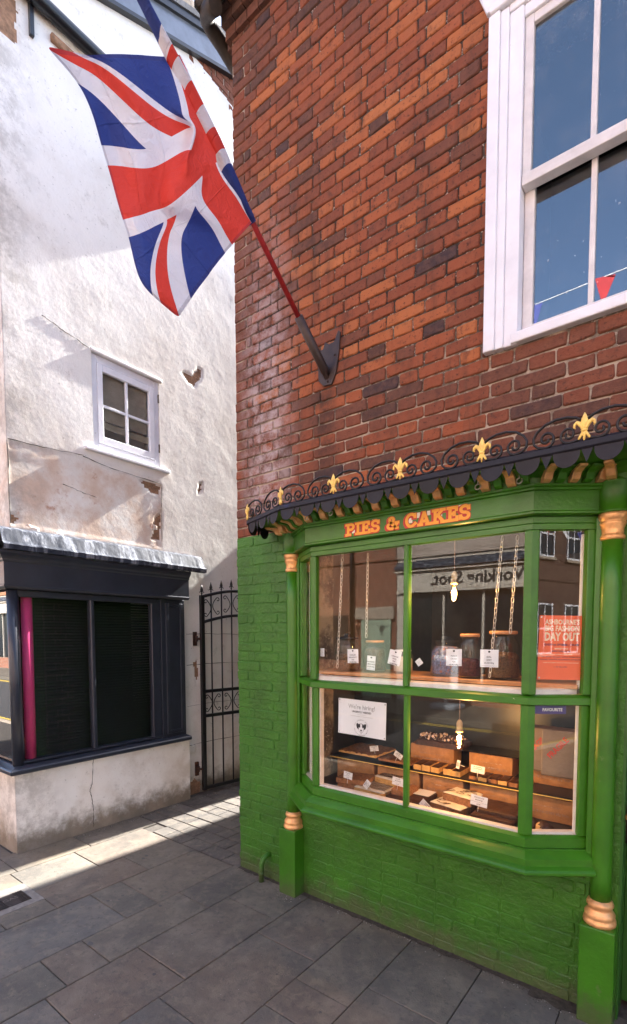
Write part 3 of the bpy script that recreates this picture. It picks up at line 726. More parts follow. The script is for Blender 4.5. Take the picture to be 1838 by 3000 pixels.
for c, a in zip(txt, adv):
    if c != ' ':
        mb = MB(); z0, h = ZB, ZH; wst = .215
        if c in 'PIES&' and pen < 1.5: z0, h = ZB+.002, ZH*.94
        for i, s in enumerate(GLY[c][1]):
            ribbon(mb, s, wst+.19, (pen-.06*ux_, z0-.06*h), ux_, h, yf-.0002-.00003*i, 1)
            ribbon(mb, s, wst+.075, (pen+.0*ux_, z0), ux_, h, yf-.0006-.00003*i, 1)
            ribbon(mb, s, wst, (pen, z0), ux_, h, yf-.0011-.00004*i, 0)
        mb.build('letter', [M_yellow, M_letred], fa)
    pen += a*ux_
wb = MB()
for (xa, xb, za, zb) in ((1.163, 1.18, .012, .03), (1.205, 1.212, .018, .05), (1.292, 1.3, .045, .068), (1.502, 1.53, .02, .045), (1.548, 1.572, .04, .066), (1.61, 1.628, .045, .067), (1.665, 1.69, .025, .05), (1.77, 1.79, .05, .07)):
    wb.box(xa, xb, yf-.00012, yf+.0005, ZB+za, ZB+zb)
wb.build('letter_highlight', M_letwhite, fa)

# ------------------------------------------------------------------ canopy
cn = thing('canopy', 'scalloped dark blue canopy edged with black iron scrolls over the bay', 'canopy', (1.5, -.2, 2.45))
CP = [(.335, .0), (.375, -.255), (.79, -.40), (6.0, -.40)]
band = sweep(MB(), CP, [(-.012, 2.446), (0, 2.446), (.004, 2.452), (.002, 2.472), (-.006, 2.478), (-.012, 2.478)]).build('canopy_edge', M_canopy, cn)
sweep(MB(), CP, [(-.012, 2.47), (-.006, 2.474), (-.03, 2.49), (-.2, 2.53), (-.2, 2.52)]).build('canopy_roof', M_canopy, cn)
MB().add([(.34, 0, 2.451), (.38, -.247, 2.451), (.79, -.39, 2.451), (6, -.39, 2.451), (6, 0, 2.451), (.34, 0, 2.456), (.38, -.247, 2.456), (.79, -.39, 2.456), (6, -.39, 2.456), (6, 0, 2.456)],
    [(0, 4, 3, 2, 1), (5, 6, 7, 8, 9), (0, 1, 6, 5), (1, 2, 7, 6), (2, 3, 8, 7), (3, 4, 9, 8), (4, 0, 5, 9)]).build('soffit', M_green, cn)
cov = MB()
for i in range(len(CP)-1): pass
scal = [(-.048, 0)]+[(-.048*math.cos(R(a)), -.058*math.sin(R(a))**.85) for a in range(0, 181, 15)]+[(.048, 0)]
scal = [(-.048, .006)]+scal[1:-1]+[(.048, .006)]
tri = [(-.02, .006), (-.02, -.001), (0, -.052), (.02, -.001), (.02, .006)]
ms = MB().extr(scal, (0, .0015, 0), (1, 0, 0), (0, 0, 1), (0, -.003, 0)).mesh('scallop'); ms.materials.append(M_canopy)
mt_ = MB().extr(tri, (0, .0025, 0), (1, 0, 0), (0, 0, 1), (0, -.003, 0)).mesh('point'); mt_.materials.append(M_canopy)
for mm in (ms, mt_):
    bm = bmesh.new(); bm.from_mesh(mm); bmesh.ops.recalc_face_normals(bm, faces=bm.faces); bm.to_mesh(mm); bm.free()
def along(p, q, start, pitch, wd):
    P, Q = Vector(p), Vector(q); L = (Q-P).length; a = (Q-P)/L; s = start; out = []
    ang = math.atan2(a.y, a.x)
    while s < L-wd: out.append((P+a*s, ang)); s += pitch
    return out
for (p, q, st) in ((CP[0], CP[1], .06), (CP[1], CP[2], .055), ((CP[2][0], CP[2][1]), (4.5, -.40), .055)):
    L = (Vector(q)-Vector(p)).length; pit = .143 if L > 1 else L/round(L/.143)
    for (c, ang) in along(p, q, st+.016 if L < 1 else st, pit, .04):
        inst('scallop', ms, cn, (c.x, c.y+.004, 2.445), (rr.uniform(-.1, .06), 0, ang+rr.uniform(-.02, .02)))
    for (c, ang) in along(p, q, st+.016+pit/2 if L < 1 else st+.0715, pit, .02):
        inst('point', mt_, cn, (c.x, c.y+.004, 2.445), (rr.uniform(-.12, .05), 0, ang))
# iron scroll cresting, one mesh of scrollwork for half a bay, mirrored copies
def spiral(cx, cz, r0, r1, a0, turns, n=22):
    return [(cx+(r0+(r1-r0)*i/n)*math.cos(R(a0)+turns*2*math.pi*i/n), 0, cz+(r0+(r1-r0)*i/n)*math.sin(R(a0)+turns*2*math.pi*i/n)) for i in range(n+1)]
def half_scroll(W):
    b = MB(); k = W/.195
    big = [(.006, 0, .074), (.03*k, 0, .09), (.06*k, 0, .099), (.10*k, 0, .1), (.14*k, 0, .09), (.17*k, 0, .068), (.183*k, 0, .045), (.18*k, 0, .022), (.165*k, 0, .008)]+[(x_, 0, z_) for x_, _, z_ in spiral(.135*k, .034, .034, .008, -62, -1.35)]
    b.tube(big, .0052, 6)
    sm = [(.008, 0, .02), (.02*k, 0, .006), (.045*k, 0, .002)]+[(x_, 0, z_) for x_, _, z_ in spiral(.055*k, .033, .031, .007, -75, 1.35)]
    b.tube(sm, .0048, 6)
    return b.mesh('scroll')
mh = half_scroll(.195); mh.materials.append(M_iron)
def fleur_mesh():
    b = MB()
    b.lathe((0, 0, .04), [(.004, 0), (.008, .01), (.014, .026), (.0125, .038), (.007, .05), (.001, .062)], 10, flat=(1, .6))
    for s in (-1, 1):
        b.tube([(s*.004, 0, .036), (s*.009, 0, .05), (s*.017, 0, .064), (s*.026, 0, .07), (s*.033, 0, .064), (s*.035, 0, .054), (s*.031, 0, .049)], [.004, .006, .008, .0075, .006, .0045, .002], 7)
        b.tube([(s*.003, 0, .036), (s*.009, 0, .024), (s*.016, 0, .012), (s*.02, 0, .006)], [.004, .0055, .005, .003], 7)
    b.tube([(0, 0, .038), (0, 0, .02), (0, 0, .0)], [.005, .006, .003], 7)
    b.lathe((0, 0, .033), [(.009, 0), (.012, .003), (.012, .007), (.009, .01)], 10, flat=(1, .7))
    me = b.mesh('fleur_de_lis'); me.materials.append(M_gilt); return me
mf = fleur_mesh()
FX = [.795, 1.165, 1.555, 1.945, 2.335, 2.725, 3.115]
for i, x in enumerate(FX):
    ang = R(-25) if i == 0 else 0
    inst('fleur_de_lis', mf, cn, (x, -.397, 2.476), (0, 0, 0 if i else R(-28)))
    if i < len(FX)-1:
        s = (FX[i+1]-x)/.39
        inst('scroll', mh, cn, (x, -.395, 2.476), (0, 0, 0), (s, 1, 1)); inst('scroll', mh, cn, (FX[i+1], -.395, 2.476), (0, 0, math.pi), (s, 1, 1))
a = Vector(CP[1])-Vector(CP[2]); L = a.length; ang = math.atan2(a.y, a.x)
inst('scroll', mh, cn, (.79, -.395, 2.476), (0, 0, ang), (L/.39, 1, 1)); inst('scroll', mh, cn, (CP[1][0], CP[1][1]+.004, 2.476), (0, 0, ang+math.pi), (L/.39, 1, 1))
inst('fleur_de_lis', mf, cn, (CP[1][0], CP[1][1]+.003, 2.476), (0, 0, R(-30)))
# screw eyes under the canopy
for (x, y, z) in ((.905, -.30, 2.452), (1.075, -.30, 2.452), (1.89, -.29, 2.452), (2.065, -.27, 2.452)):
    b = MB(); b.tube([(x, y, z), (x, y, z-.032)], .0025, 6); b.tube([(x+.0125*math.sin(R(a)), y+.003*math.cos(R(a)), z-.044+.0125*math.cos(R(a))) for a in range(0, 360, 24)], .003, 6, closed=True)
    o = b.build('screw_eye', M_steel)
    lab = {.905: 'leftmost steel screw eye hanging under the scalloped canopy', 1.075: 'second steel screw eye from the left under the canopy', 1.89: 'steel screw eye above the letters on the canopy, third from left', 2.065: 'rightmost steel screw eye under the canopy near the fascia corner'}[x]
    tag(o, lab, 'hook', 'screw eyes under the canopy')

# ------------------------------------------------------------------ door at the right edge
dr = thing('door', 'dark green panelled shop door beside the right column', 'door', (2.9, .12, 0))
bevel_obj(MB().box(2.47, 3.38, .12, .165, .03, 2.25).build('door_leaf', M_green_d, dr), .003, 1)
for (x0, x1, z0, z1) in ((2.56, 2.88, .25, .95), (2.97, 3.29, .25, .95), (2.56, 3.29, 1.15, 2.05)):
    bevel_obj(MB().box(x0, x1, .108, .122, z0, z1).build('panel', M_green_d, dr), .006, 2)
bevel_obj(MB().box(2.462, 2.56, .075, .119, .80, .99).build('lock', mat('black_lock', (.02, .012, .01), .35, .4), dr), .004, 1)
MB().tube([(2.478, .07, .93), (2.478, .045, .93)], .012, 10).build('knob', mat('brass', (.5, .3, .1), .3, .9), dr)
bevel_obj(MB().box(2.455, 2.47, .006, .3, 0, 2.27).build('frame', M_green_d, dr), .003, 1)

# ------------------------------------------------------------------ left building
lb = thing('rendered_building', 'tall white rendered building with peeling plaster across the alley', 'building', (-2.5, 1, 0))
XW = -1.65
PEELS = [[(0.775, 4.449), (0.85, 4.471), (0.915, 4.463), (0.983, 4.57), (1.062, 4.558), (1.037, 4.468), (0.945, 4.353), (0.869, 4.349)],
 [(0.268, 3.229), (0.437, 3.245), (0.514, 3.221), (0.502, 3.134), (0.396, 3.128)], [(0.982, 3.367), (1.029, 3.387), (1.015, 3.274), (0.968, 3.228)],
 [(-0.871, 2.70), (-0.816, 2.70), (-0.78, 2.656), (-0.874, 2.608)], [(0.439, 2.92), (0.509, 2.992), (0.502, 2.686), (0.385, 2.694)],
 [(-0.87, 6.7), (-0.672, 6.608), (-0.67, 6.464), (-0.688, 6.276), (-0.747, 6.272), (-0.87, 6.24)], [(.86, 1.45), (.93, 1.5), (.95, 1.3), (.9, 1.18)], [(.75, .1), (.86, .2), (.95, .12), (.95, -.02), (.75, -.02)]]
def inside(p, poly):
    c = False; n = len(poly)
    for i in range(n):
        a, b = poly[i], poly[i-1]
        if (a[1] > p[1]) != (b[1] > p[1]) and p[0] < (b[0]-a[0])*(p[1]-a[1])/(b[1]-a[1])+a[0]: c = not c
    return c
def nz(a, b, c, s): return noise.noise(Vector((a*s, b*s, c*s)))
def grid_wall(y0, y1, z0, z1, res, x, hole=None, topf=None, panel=True, peel=True, amp=1.):
    ny = int((y1-y0)/res); nzz = int((z1-z0)/res); b = MB(); vs = []; inp = {}
    for i in range(ny+1):
        for j in range(nzz+1):
            y = y0+(y1-y0)*i/ny; z = z0+(z1-z0)*j/nzz
            d = .007*nz(y, z, 0, 2.3)+.004*nz(y, z, 3, 7)+.0022*nz(y+z*.4, z, 5, 21)+.0012*nz(y, z, 8, 45)
            d *= amp*.28
            if z < .3: d -= .012*max(0, nz(y, z, 2, 9))*(1-z/.3)
            if panel and -.86 < y < .505 and 2.62 < z < 3.255+.04*math.sin((y+.86)*2.2): d -= .0035
            q = (y+.018*nz(y, z, 1, 14)+.008*nz(y, z, 4, 40), z+.018*nz(y, z, 6, 14)+.008*nz(y, z, 9, 40))
            if peel and any(inside(q, p) for p in PEELS): d -= .011; inp[(i, j)] = 1
            vs.append((x+d, y, z))
    fs = []; mi = []
    for i in range(ny):
        for j in range(nzz):
            yc = y0+(i+.5)*(y1-y0)/ny; zc = z0+(j+.5)*(z1-z0)/nzz
            if hole and hole[0] < yc < hole[1] and hole[2] < zc < hole[3]: continue
            if topf and zc > topf(yc): continue
            a = i*(nzz+1)+j; fs.append((a, a+nzz+1, a+nzz+2, a+1)); mi.append(1 if all((i+p, j+q) in inp for p in (0, 1) for q in (0, 1)) else 0)
    b.add(vs, fs, 0, True); b.mi = mi
    return b
verge = lambda y: 7.3+.42*(y-.095)
bricktop = lambda y: min(verge(y), 7.68-.15*(y-.9)) if y > .55 else verge(y)
lw = grid_wall(-.86, 2.0, 2.5, 8.2, .016, XW, (-.172, .508, 3.39, 4.228), bricktop).build('wall', [M_render, M_peel], lb)
grid_wall(.60, 2.0, -.05, 2.51, .016, XW, None, None, False).build('wall', [M_render, M_peel], lb)
cw = MB(); cw.box(-6, XW-.022, -.86, -.2, 2.5, 7.2); cw.box(-6, XW-.022, .53, 8, -.1, 7.2)
cw.box(-6, XW-.022, -.2, .53, 4.26, 7.2); cw.box(-6, XW-.022, -.2, .53, 2.5, 3.36); cw.box(-6, XW-.3, -.2, .53, 3.36, 4.26)
cw.box(-6, XW-.005, 2.0, 8, -.1, 7.2)
cw.prism([(.1, 7.2), (8, 7.2), (8, 9.0), (4.3, 9.0)], -6, XW-.022, 'x')
cw.build('core', M_render, lb)
# plaster sheet on the street face
g = MB(); g.box(-6, XW-.002, -.866, -.86, 2.5, 7.2); g.build('street_face', M_render, lb)
# bare brick below the verge
gb = MB(); gb.box(XW-.03, XW-.008, .5, 2.0, 7.2, 8.2); gb.build('gable_core', M_mortar, lb)
k = 0; z = 7.24
gbr = []
while z < 8.0:
    for (a, b) in flemish(.52, 2.0, k):
        zc = z+.03
        if zc < verge((a+b)/2)+.02 and z > 7.68-.15*((a+b)/2-.9)-.09 and b-a > .03:
            mb = MB(); q = MB(); brick_geo(mb, a, b, z, z+.066, 0, rb.uniform(.25, .55), side=True)
            mb.v = [(XW-.012+(.012-v[0]*1.0), v[1], v[2]) for v in mb.v]
            mb.f = [tuple(reversed(f)) for f in mb.f]
            mb.build('brick', M_brick, lb)
    z += PITCH; k += 1
# barge board and roof edge
def slope_board(z0, z1, x0, x1, name, matl, y0=-.6, y1=4.2):
    f = lambda y, dz: 7.269+.42*(y-.065)+dz
    MB().prism([(y0, f(y0, z0)), (y1, f(y1, z0)), (y1, f(y1, z1)), (y0, f(y0, z1))], x0, x1, 'x').build(name, matl, lb)
M_barge = mat('grey_barge', (.16, .18, .215), .3, .2, var=.15, bump=.2, wear=((.55, .56, .58), 40, .7))
M_black = mat('black_plastic', (.012, .013, .016), .28, bump=.05)
slope_board(.02, .235, XW+.0, XW+.045, 'barge_board', M_barge); slope_board(-.015, .02, XW, XW+.052, 'barge_trim', M_black); slope_board(.235, .30, XW-.3, XW+.075, 'roof_edge', M_black)
slope_board(.305, .36, -6, XW+.09, 'roof', M_roof)
# black pipe along the wall with its clip
pp = MB(); pp.tube([(XW+.058, y, 6.69+.004*math.sin(y*3)) for y in (-1.6, -.8, -.3, .3, 1, 1.9)], .055, 16); o = pp.build('drain_pipe', M_black, lb)
MB().box(XW, XW+.03, -.60, -.57, 6.42, 6.66).build('pipe_clip', M_black, lb)
bevel_obj(MB().box(XW-.005, XW+.035, -.44, 1.5, 6.52, 6.58).build('ledge', M_peel, lb), .012, 2)
# small casement window
cwn = bevel_obj(MB().box(XW-.055, XW-.012, -.172, -.118, 3.40, 4.225).box(XW-.055, XW-.012, .455, .508, 3.40, 4.225).box(XW-.054, XW-.013, -.118, .455, 4.16, 4.225).box(XW-.054, XW-.013, -.118, .455, 3.40, 3.465).build('casement_window', M_white, lb), .004, 1)
bevel_obj(MB().box(XW-.045, XW-.005, -.116, -.066, 3.467, 4.158).box(XW-.045, XW-.005, .40, .453, 3.467, 4.158).box(XW-.044, XW-.006, -.066, .40, 4.10, 4.158).box(XW-.044, XW-.006, -.066, .40, 3.467, 3.53).build('sash', M_white, cwn), .004, 1)
bevel_obj(MB().box(XW-.04, XW-.012, .158, .18, 3.53, 4.10).box(XW-.038, XW-.014, -.066, .158, 3.795, 3.817).box(XW-.038, XW-.014, .18, .40, 3.795, 3.817).build('glazing_bar', M_white, cwn), .003, 1)
for (a, b) in ((-.066, .16), (.178, .40)):
    for (c, d) in ((3.53, 3.797), (3.815, 4.10)): MB().box(XW-.031, XW-.028, a, b, c, d).build('pane', M_glass_dk, cwn)
bevel_obj(MB().box(XW-.1, XW+.035, -.26, .60, 3.365, 3.395).build('window_sill', M_white, cwn), .006, 2)
bevel_obj(MB().box(XW-.1, XW+.018, -.18, .54, 4.228, 4.262).build('window_head', M_whitew, cwn), .01, 2)
MB().box(XW-.12, XW-.006, -.185, -.172, 3.39, 4.228).box(XW-.12, XW-.006, .508, .52, 3.39, 4.228).build('reveal', M_render, cwn)
sl_ = MB().box(-.002, .018, -.055, .405, -.001, .0015).mesh('slat'); sl_.materials.append(M_pale_blind)
for i in range(22): inst('slat', sl_, cwn, (XW-.062, 0, 4.13-i*.0205), (0, R(-78), 0))
for i in range(5): inst('slat', sl_, cwn, (XW-.062, 0, 3.665-i*.010), (R(-4), R(-60), 0))
for z in (3.55, 4.03): MB().box(XW-.012, XW+.004, .498, .506, z, z+.08).build('hinge', M_rust, cwn)
MB().tube([(XW-.06, .06, 3.7), (XW-.058, .07, 3.66), (XW-.058, .055, 3.63), (XW-.058, .07, 3.61), (XW-.058, .085, 3.63)], .003, 5).build('cord', M_paper, cwn)

# cracks as thin raised edges of plaster
def crack(pts, x, name='crack'):
    P = []
    for (a, b) in zip(pts, pts[1:]):
        for i in range(6):
            t = i/6; P.append((a[0]+(b[0]-a[0])*t+rb.uniform(-.004, .004), a[1]+(b[1]-a[1])*t+rb.uniform(-.004, .004)))
    P.append(pts[-1])
    mb = MB(); mb.tube([(x+.0035, p[0], p[1]) for p in P], [rb.uniform(.0008, .0035) for _ in P], 4)
    return mb.build(name, M_dirt, lb)
crack([(-0.577, 4.332), (-0.498, 4.317), (-0.41, 4.29), (-0.304, 4.277), (-0.178, 4.24)], XW)
crack([(-0.855, 3.27), (-.55, 3.285), (-.26, 3.31)], XW); crack([(.51, 3.24), (.505, 3.0), (.503, 2.68)], XW); crack([(-.86, 3.26), (-.86, 2.9), (-.862, 2.62)], XW-.003)
crack([(-.45, 3.02), (-.3, 2.99), (-.16, 2.97)], XW); crack([(.5, 3.25), (0, 3.265), (-.27, 3.30)], XW)
for z in (.55, .98, 1.42, 1.75): crack([(.78, z), (1.1, z+.005), (1.7, z-.01)], XW-.002)
# curled flakes of plaster
def flake(y, z, s, name='plaster_flake'):
    mb = MB(); n = 5; vs = []
    for i in range(n):
        for j in range(n):
            a, b = i/(n-1), j/(n-1); r_ = .5+.5*nz(a*3+y, b*3, z, 1)
            vs.append((XW+.0+.010*s*(a*a), y+s*.09*(a-.5)+.01*r_, z+s*.12*(b-.5)*(1-.5*a)+.01*r_))
    mb.add(vs, [(i*n+j, (i+1)*n+j, (i+1)*n+j+1, i*n+j+1) for i in range(n-1) for j in range(n-1)], 0, True)
    o = mb.build(name, M_render, lb); md = o.modifiers.new('s', 'SOLIDIFY'); md.thickness = .004
flake(.82, .5, 1.2); flake(.42, 2.8, .6); flake(-.7, 2.58, .9); flake(-.5, 2.57, .7)

# ------------------------------------------------------------------ dark shopfront on the left
ds = thing('dark_shopfront', 'slate blue corner shopfront with lead flashing on the white building', 'shopfront', (-1.8, -.1, 0))
XR = -1.56
grid_wall(-.93, .735, -.05, .66, .014, XR, None, None, False, False, 1.).build('stall_riser', [M_render, M_peel], ds)
g = MB(); g.box(-4.5, XR-.01, -.93, .725, -.05, .648); g.build('riser_core', M_render, ds)
crack([(-0.301, 0.64), (-0.323, 0.418), (-0.342, 0.371), (-0.323, 0.287), (-0.315, 0.17), (-0.319, 0.03)], XR)
for o in list(bpy.data.objects):
    if o.name.startswith('crack') and abs(o.data.vertices[0].co.x-XR) < .02: o.parent = ds; o.location = -ds.location
DP = [(-4.5, -.95), (XR+.0, -.95), (XR+.0, .70)]
def dpath(d): return [(-4.5, -.92-d), (XR+d, -.92-d), (XR+d, .70+min(d, .02))]
def dsweep(name, prof, matl, bev=.0):
    n = 3; vs = []; k = len(prof)
    for (d, z) in prof: vs += [(x, y, z) for x, y in dpath(d)]
    fs = []
    for a in range(k):
        b = (a+1) % k
        for i in range(2): fs.append((a*n+i, a*n+i+1, b*n+i+1, b*n+i))
    fs += [tuple(a*n for a in range(k)), tuple(a*n+2 for a in reversed(range(k)))]
    o = MB().add(vs, fs).build(name, matl, ds)
    if bev: bevel_obj(o, bev, 2)
    return o
dsweep('sill', [(-.12, .648), (.052, .648), (.062, .655), (.062, .68), (.05, .69), (.0, .705), (-.12, .712)], M_slate, .003)
dsweep('fascia', [(-.1, 2.10), (.04, 2.10), (.055, 2.115), (.055, 2.125), (.05, 2.13), (.05, 2.30), (.06, 2.31), (.062, 2.325), (.075, 2.34), (.09, 2.365), (.09, 2.385), (-.1, 2.385)], M_slate)
# lead: wavy drip edge and upstand
def lead():
    b = MB(); n = 70; vs = []
    ys = [-.99+1.88*i/n for i in range(n+1)]
    prof = [(.095, 2.388), (.122, 2.392), (.126, 2.424), (.112, 2.436), (.100, 2.444), (.055, 2.54), (.04, 2.553), (-.085, 2.585)]
    for i, y in enumerate(ys):
        wv = .004*nz(y, 0, 1, 9)+.0025*nz(y, 0, 4, 30)
        for kx, (d, z) in enumerate(prof): vs.append((XR+d+wv*(1 if kx < 5 else .3), y, z+(.5*wv if kx in (2, 3) else 0)+.004*nz(y, z, 2, 20)))
    k = len(prof)
    b.add(vs, [(i*k+j, (i+1)*k+j, (i+1)*k+j+1, i*k+j+1) for i in range(n) for j in range(k-1)], 0, False)
    vs = []
    xs = [-4.5, -3.5, -2.5, XR+.0]
    b2 = MB()
    for i, x in enumerate(xs):
        for (d, z) in prof: vs.append((x+(d if i == 3 else 0), -.865-.095-d if i < 3 else -.865-.095-d+.0, z))
    b.add(vs, [(i*k+j, (i+1)*k+j, (i+1)*k+j+1, i*k+j+1) for i in range(3) for j in range(k-1)], 0, True)
    o = b.build('lead_flashing', M_lead, ds); md = o.modifiers.new('s', 'SOLIDIFY'); md.thickness = .006; md.offset = 0
lead()
MB().tube([(-1.60, -.885, .70), (-1.60, -.885, 2.10)], .042, 18).build('corner_post', M_slate, ds)
for (y0, y1) in ((-.285, -.245), (.32, .42)):
    bevel_obj(MB().box(XR-.075, XR-.012, y0, y1, .70, 2.10).build('mullion', M_slate, ds), .012, 3)
pl = bevel_obj(MB().box(XR-.1, XR-.004, .42, .70, .70, 2.10).build('pilaster', M_slate, ds), .006, 2)
bevel_obj(MB().box(XR-.01, XR+.008, .47, .505, .74, 2.06).box(XR-.01, XR+.008, .64, .672, .74, 2.06).box(XR-.01, XR+.007, .505, .64, 2.025, 2.06).box(XR-.01, XR+.007, .505, .64, .74, .775).build('panel_moulding', M_slate, pl), .006, 2)
bevel_obj(MB().box(XR-.07, XR-.01, -.88, .42, 2.045, 2.098).build('head_rail', M_slate, ds), .004, 1)
bevel_obj(MB().box(XR-.08, XR-.006, -.88, .42, .713, .735).build('bottom_rail', M_slate, ds), .008, 2)
for (a, b) in ((-.86, -.28), (-.25, .33)): MB().box(XR-.047, XR-.044, a, b, .73, 2.05).build('pane', M_glass_dk, ds)
M_glass_street = glass('street_pane_glass', 2.3, (.4, .4, .42))
for (a, b) in ((-2.15, -1.64), (-2.75, -2.19)):
    MB().box(a, b, -.893, -.89, .72, 2.09).build('pane', M_glass_street, ds)
MB().tube([(-2.17, -.89, .70), (-2.17, -.89, 2.10)], .03, 12).build('mullion', M_slate, ds)
MB().box(-4.5, -2.75, -.96, -.90, .70, 2.10).build('street_panel', M_slate, ds)
MB().box(-4.5, -1.75, .60, .63, .68, 2.4).box(-4.5, -4.4, -.87, .63, .68, 2.4).box(-4.5, -1.6, -.87, .63, 2.38, 2.42).box(-4.5, -1.6, -.87, .63, .67, .69).box(-2.3, -2.28, -.9, .63, .68, 2.4).build('interior', M_dark, ds)
sl2 = MB().box(-.001, .026, -.60, .60, -.001, .001).mesh('blind_slat'); sl2.materials.append(M_blind)
for i in range(52): inst('blind_slat', sl2, ds, (XR-.155, -.14, 2.04-i*.0255), (0, R(55), 0))
pk = MB(); pk.tube([(-1.65, -.774, .735), (-1.652, -.765, 2.07)], .041, 20)
tag(pk.build('cardboard_tube', M_pink), 'tall bright pink tube leaning inside the dark shop window', 'tube')

# ------------------------------------------------------------------ iron gate, standing open against the wall
ga = thing('iron_gate', 'black iron gate with scrolls and spear tips standing open in the alley', 'gate', (-1.57, .93, 0))
A8 = R(8); gd = Vector((math.sin(A8), math.cos(A8), 0)); gn = Vector((math.cos(A8), -math.sin(A8), 0)); G0 = Vector((-1.57, .93, 0))
def gp(d, z, n=0): v = G0+gd*d+gn*n; return (v.x, v.y, z)
def gbar(d0, d1, z0, z1, t=.011, name='bar'):
    b = MB(); vs = [gp(d, z, n) for n in (-t, t) for (d, z) in ((d0, z0), (d1, z0), (d1, z1), (d0, z1))]
    b.add(vs, [(0,1,2,3),(7,6,5,4),(0,4,5,1),(1,5,6,2),(2,6,7,3),(3,7,4,0)])
    o = b.build(name, M_iron, ga)
    bm = bmesh.new(); bm.from_mesh(o.data); bmesh.ops.recalc_face_normals(bm, faces=bm.faces); bm.to_mesh(o.data); bm.free(); return bevel_obj(o, .002, 1)
GW = .96
top = lambda d: 2.15+.085*math.sin(math.pi*min(1, max(0, d/GW)))
gbar(-.022, .022, .045, 2.165, .02, 'hinge_post'); gbar(GW-.02, GW+.02, .045, 2.165, .018, 'latch_post')
gbar(.023, GW-.021, .05, .085, .014, 'rail')
for z in (.862, 1.13): gbar(.023, GW-.021, z-.017, z+.017, .015, 'rail')
for dz in (0, -.275):
    b = MB(); n = 16; b.tube([gp(.02+(GW-.04)*i/n, top(.02+(GW-.04)*i/n)+dz) for i in range(n+1)], .0175, 6); b.build('arched_rail', M_iron, ga)
BD = [.113+.131*i for i in range(6)]
for d in BD: MB().tube([gp(d, .06), gp(d, top(d))], .0085, 8).build('bar', M_iron, ga)
def spear(d):
    b = MB(); z = top(d)+.008; p = gp(d, 0)
    b.lathe((p[0], p[1], z), [(.006, 0), (.006, .02), (.012, .024), (.006, .03), (.007, .045), (.0175, .058), (.012, .085), (.001, .125)], 10)
    for s in (-1, 1):
        q = [gp(d+s*.004, z+.04), gp(d+s*.018, z+.046), gp(d+s*.026, z+.038), gp(d+s*.024, z+.03)]; b.tube(q, [.004, .005, .004, .002], 5)
    b.build('spear_tip', M_iron, ga)
for d in [0]+BD: spear(d)
def cscroll(d0, zc, h, s):
    pts = []
    for i in range(15): a = R(100-200*i/14) if 1 else 0; pts.append((math.cos(a)*.034, math.sin(a)*h*.42))
    up_ = [(.0+.0, 0)]
    sp = []
    n = 14
    top_ = [(-.012-.026*math.cos(R(90+360*i/n))*(1-.75*i/n)*-1*0, 0) for i in range(1)]
    P = []
    # upper curl, arc, lower curl
    for i in range(12, -1, -1):
        a = R(60+300*i/12); r_ = .024*(1-.7*i/12); P.append((-.03+r_*math.cos(a), h*.36+r_*math.sin(a)))
    for i in range(1, 12): t = i/12; P.append((-.018+.052*math.sin(math.pi*t), h*.36+.021-(h*.72+.042)*t))
    for i in range(0, 13):
        a = -R(60+300*i/12); r_ = .024*(1-.7*i/12); P.append((-.03+r_*math.cos(a), -h*.36+r_*math.sin(a)))
    MB().tube([gp(d0+s*p[0], zc+p[1]) for p in P], .0048, 6).build('scroll', M_iron, ga)
for i in range(6):
    dc = (([0]+BD)[i]+BD[i])/2+(.008 if i == 0 else 0); s = 1 if i % 2 == 0 else -1
    cscroll(dc+(.012*s), .997, .19, s); cscroll(dc+(.012*s), top(dc)-.138, .19, s)
for z in (1.70, .28):
    h = MB(); h.box(XW-.005, XW+.022, .865, .905, z-.075, z+.075); h.tube([(XW+.02, .885, z), (-1.585, .905, z), (-1.57, .92, z)], .012, 8); h.lathe((XW+.035, .887, z-.03), [(.014, 0), (.016, .01), (.016, .05), (.014, .06)], 10)
    h.build('hinge', M_rust, ga)

# ------------------------------------------------------------------ flag and pole
fp = thing('flagpole', 'red flagpole slanting out from a dark bracket on the brick wall', 'flagpole', (.83, 0, 3.33))
PA = Vector((.83, -.02, 3.335)); PT = Vector((.81, -1.30, 4.395)); pd = (PT-PA).normalized()
MB().tube([PA+pd*.22, PA+pd*.9, PT], .0145, 14).build('pole', M_red, fp)
MB().tube([PA+pd*-.01, PA+pd*.02, PA+pd*.33], [.022, .027, .026], 16).build('socket', M_bracket, fp)
shp = [(-.075, .02), (-.07, -.07), (-.03, -.11), (.03, -.115), (.06, -.06), (.085, .06), (.095, .17), (.08, .185), (.05, .13), (.01, .125), (-.02, .15), (-.035, .11), (-.07, .11)]
bevel_obj(MB().prism([(.835+a, 3.38+b) for a, b in shp], -.014, .0, 'y').build('wall_plate', M_bracket, fp), .004, 2)
bevel_obj(MB().prism([(-.013, 3.30), (-.07, 3.345), (-.10, 3.40), (-.07, 3.41), (-.013, 3.36)], .815, .845, 'x').build('gusset', M_bracket, fp), .004, 1)
for (a, b) in ((-.045, .06), (.055, .05), (.0, -.09)): MB().tube([(.835+a, -.012, 3.38+b), (.835+a, -.022, 3.38+b)], .007, 8).build('bolt', M_bracket, fp)
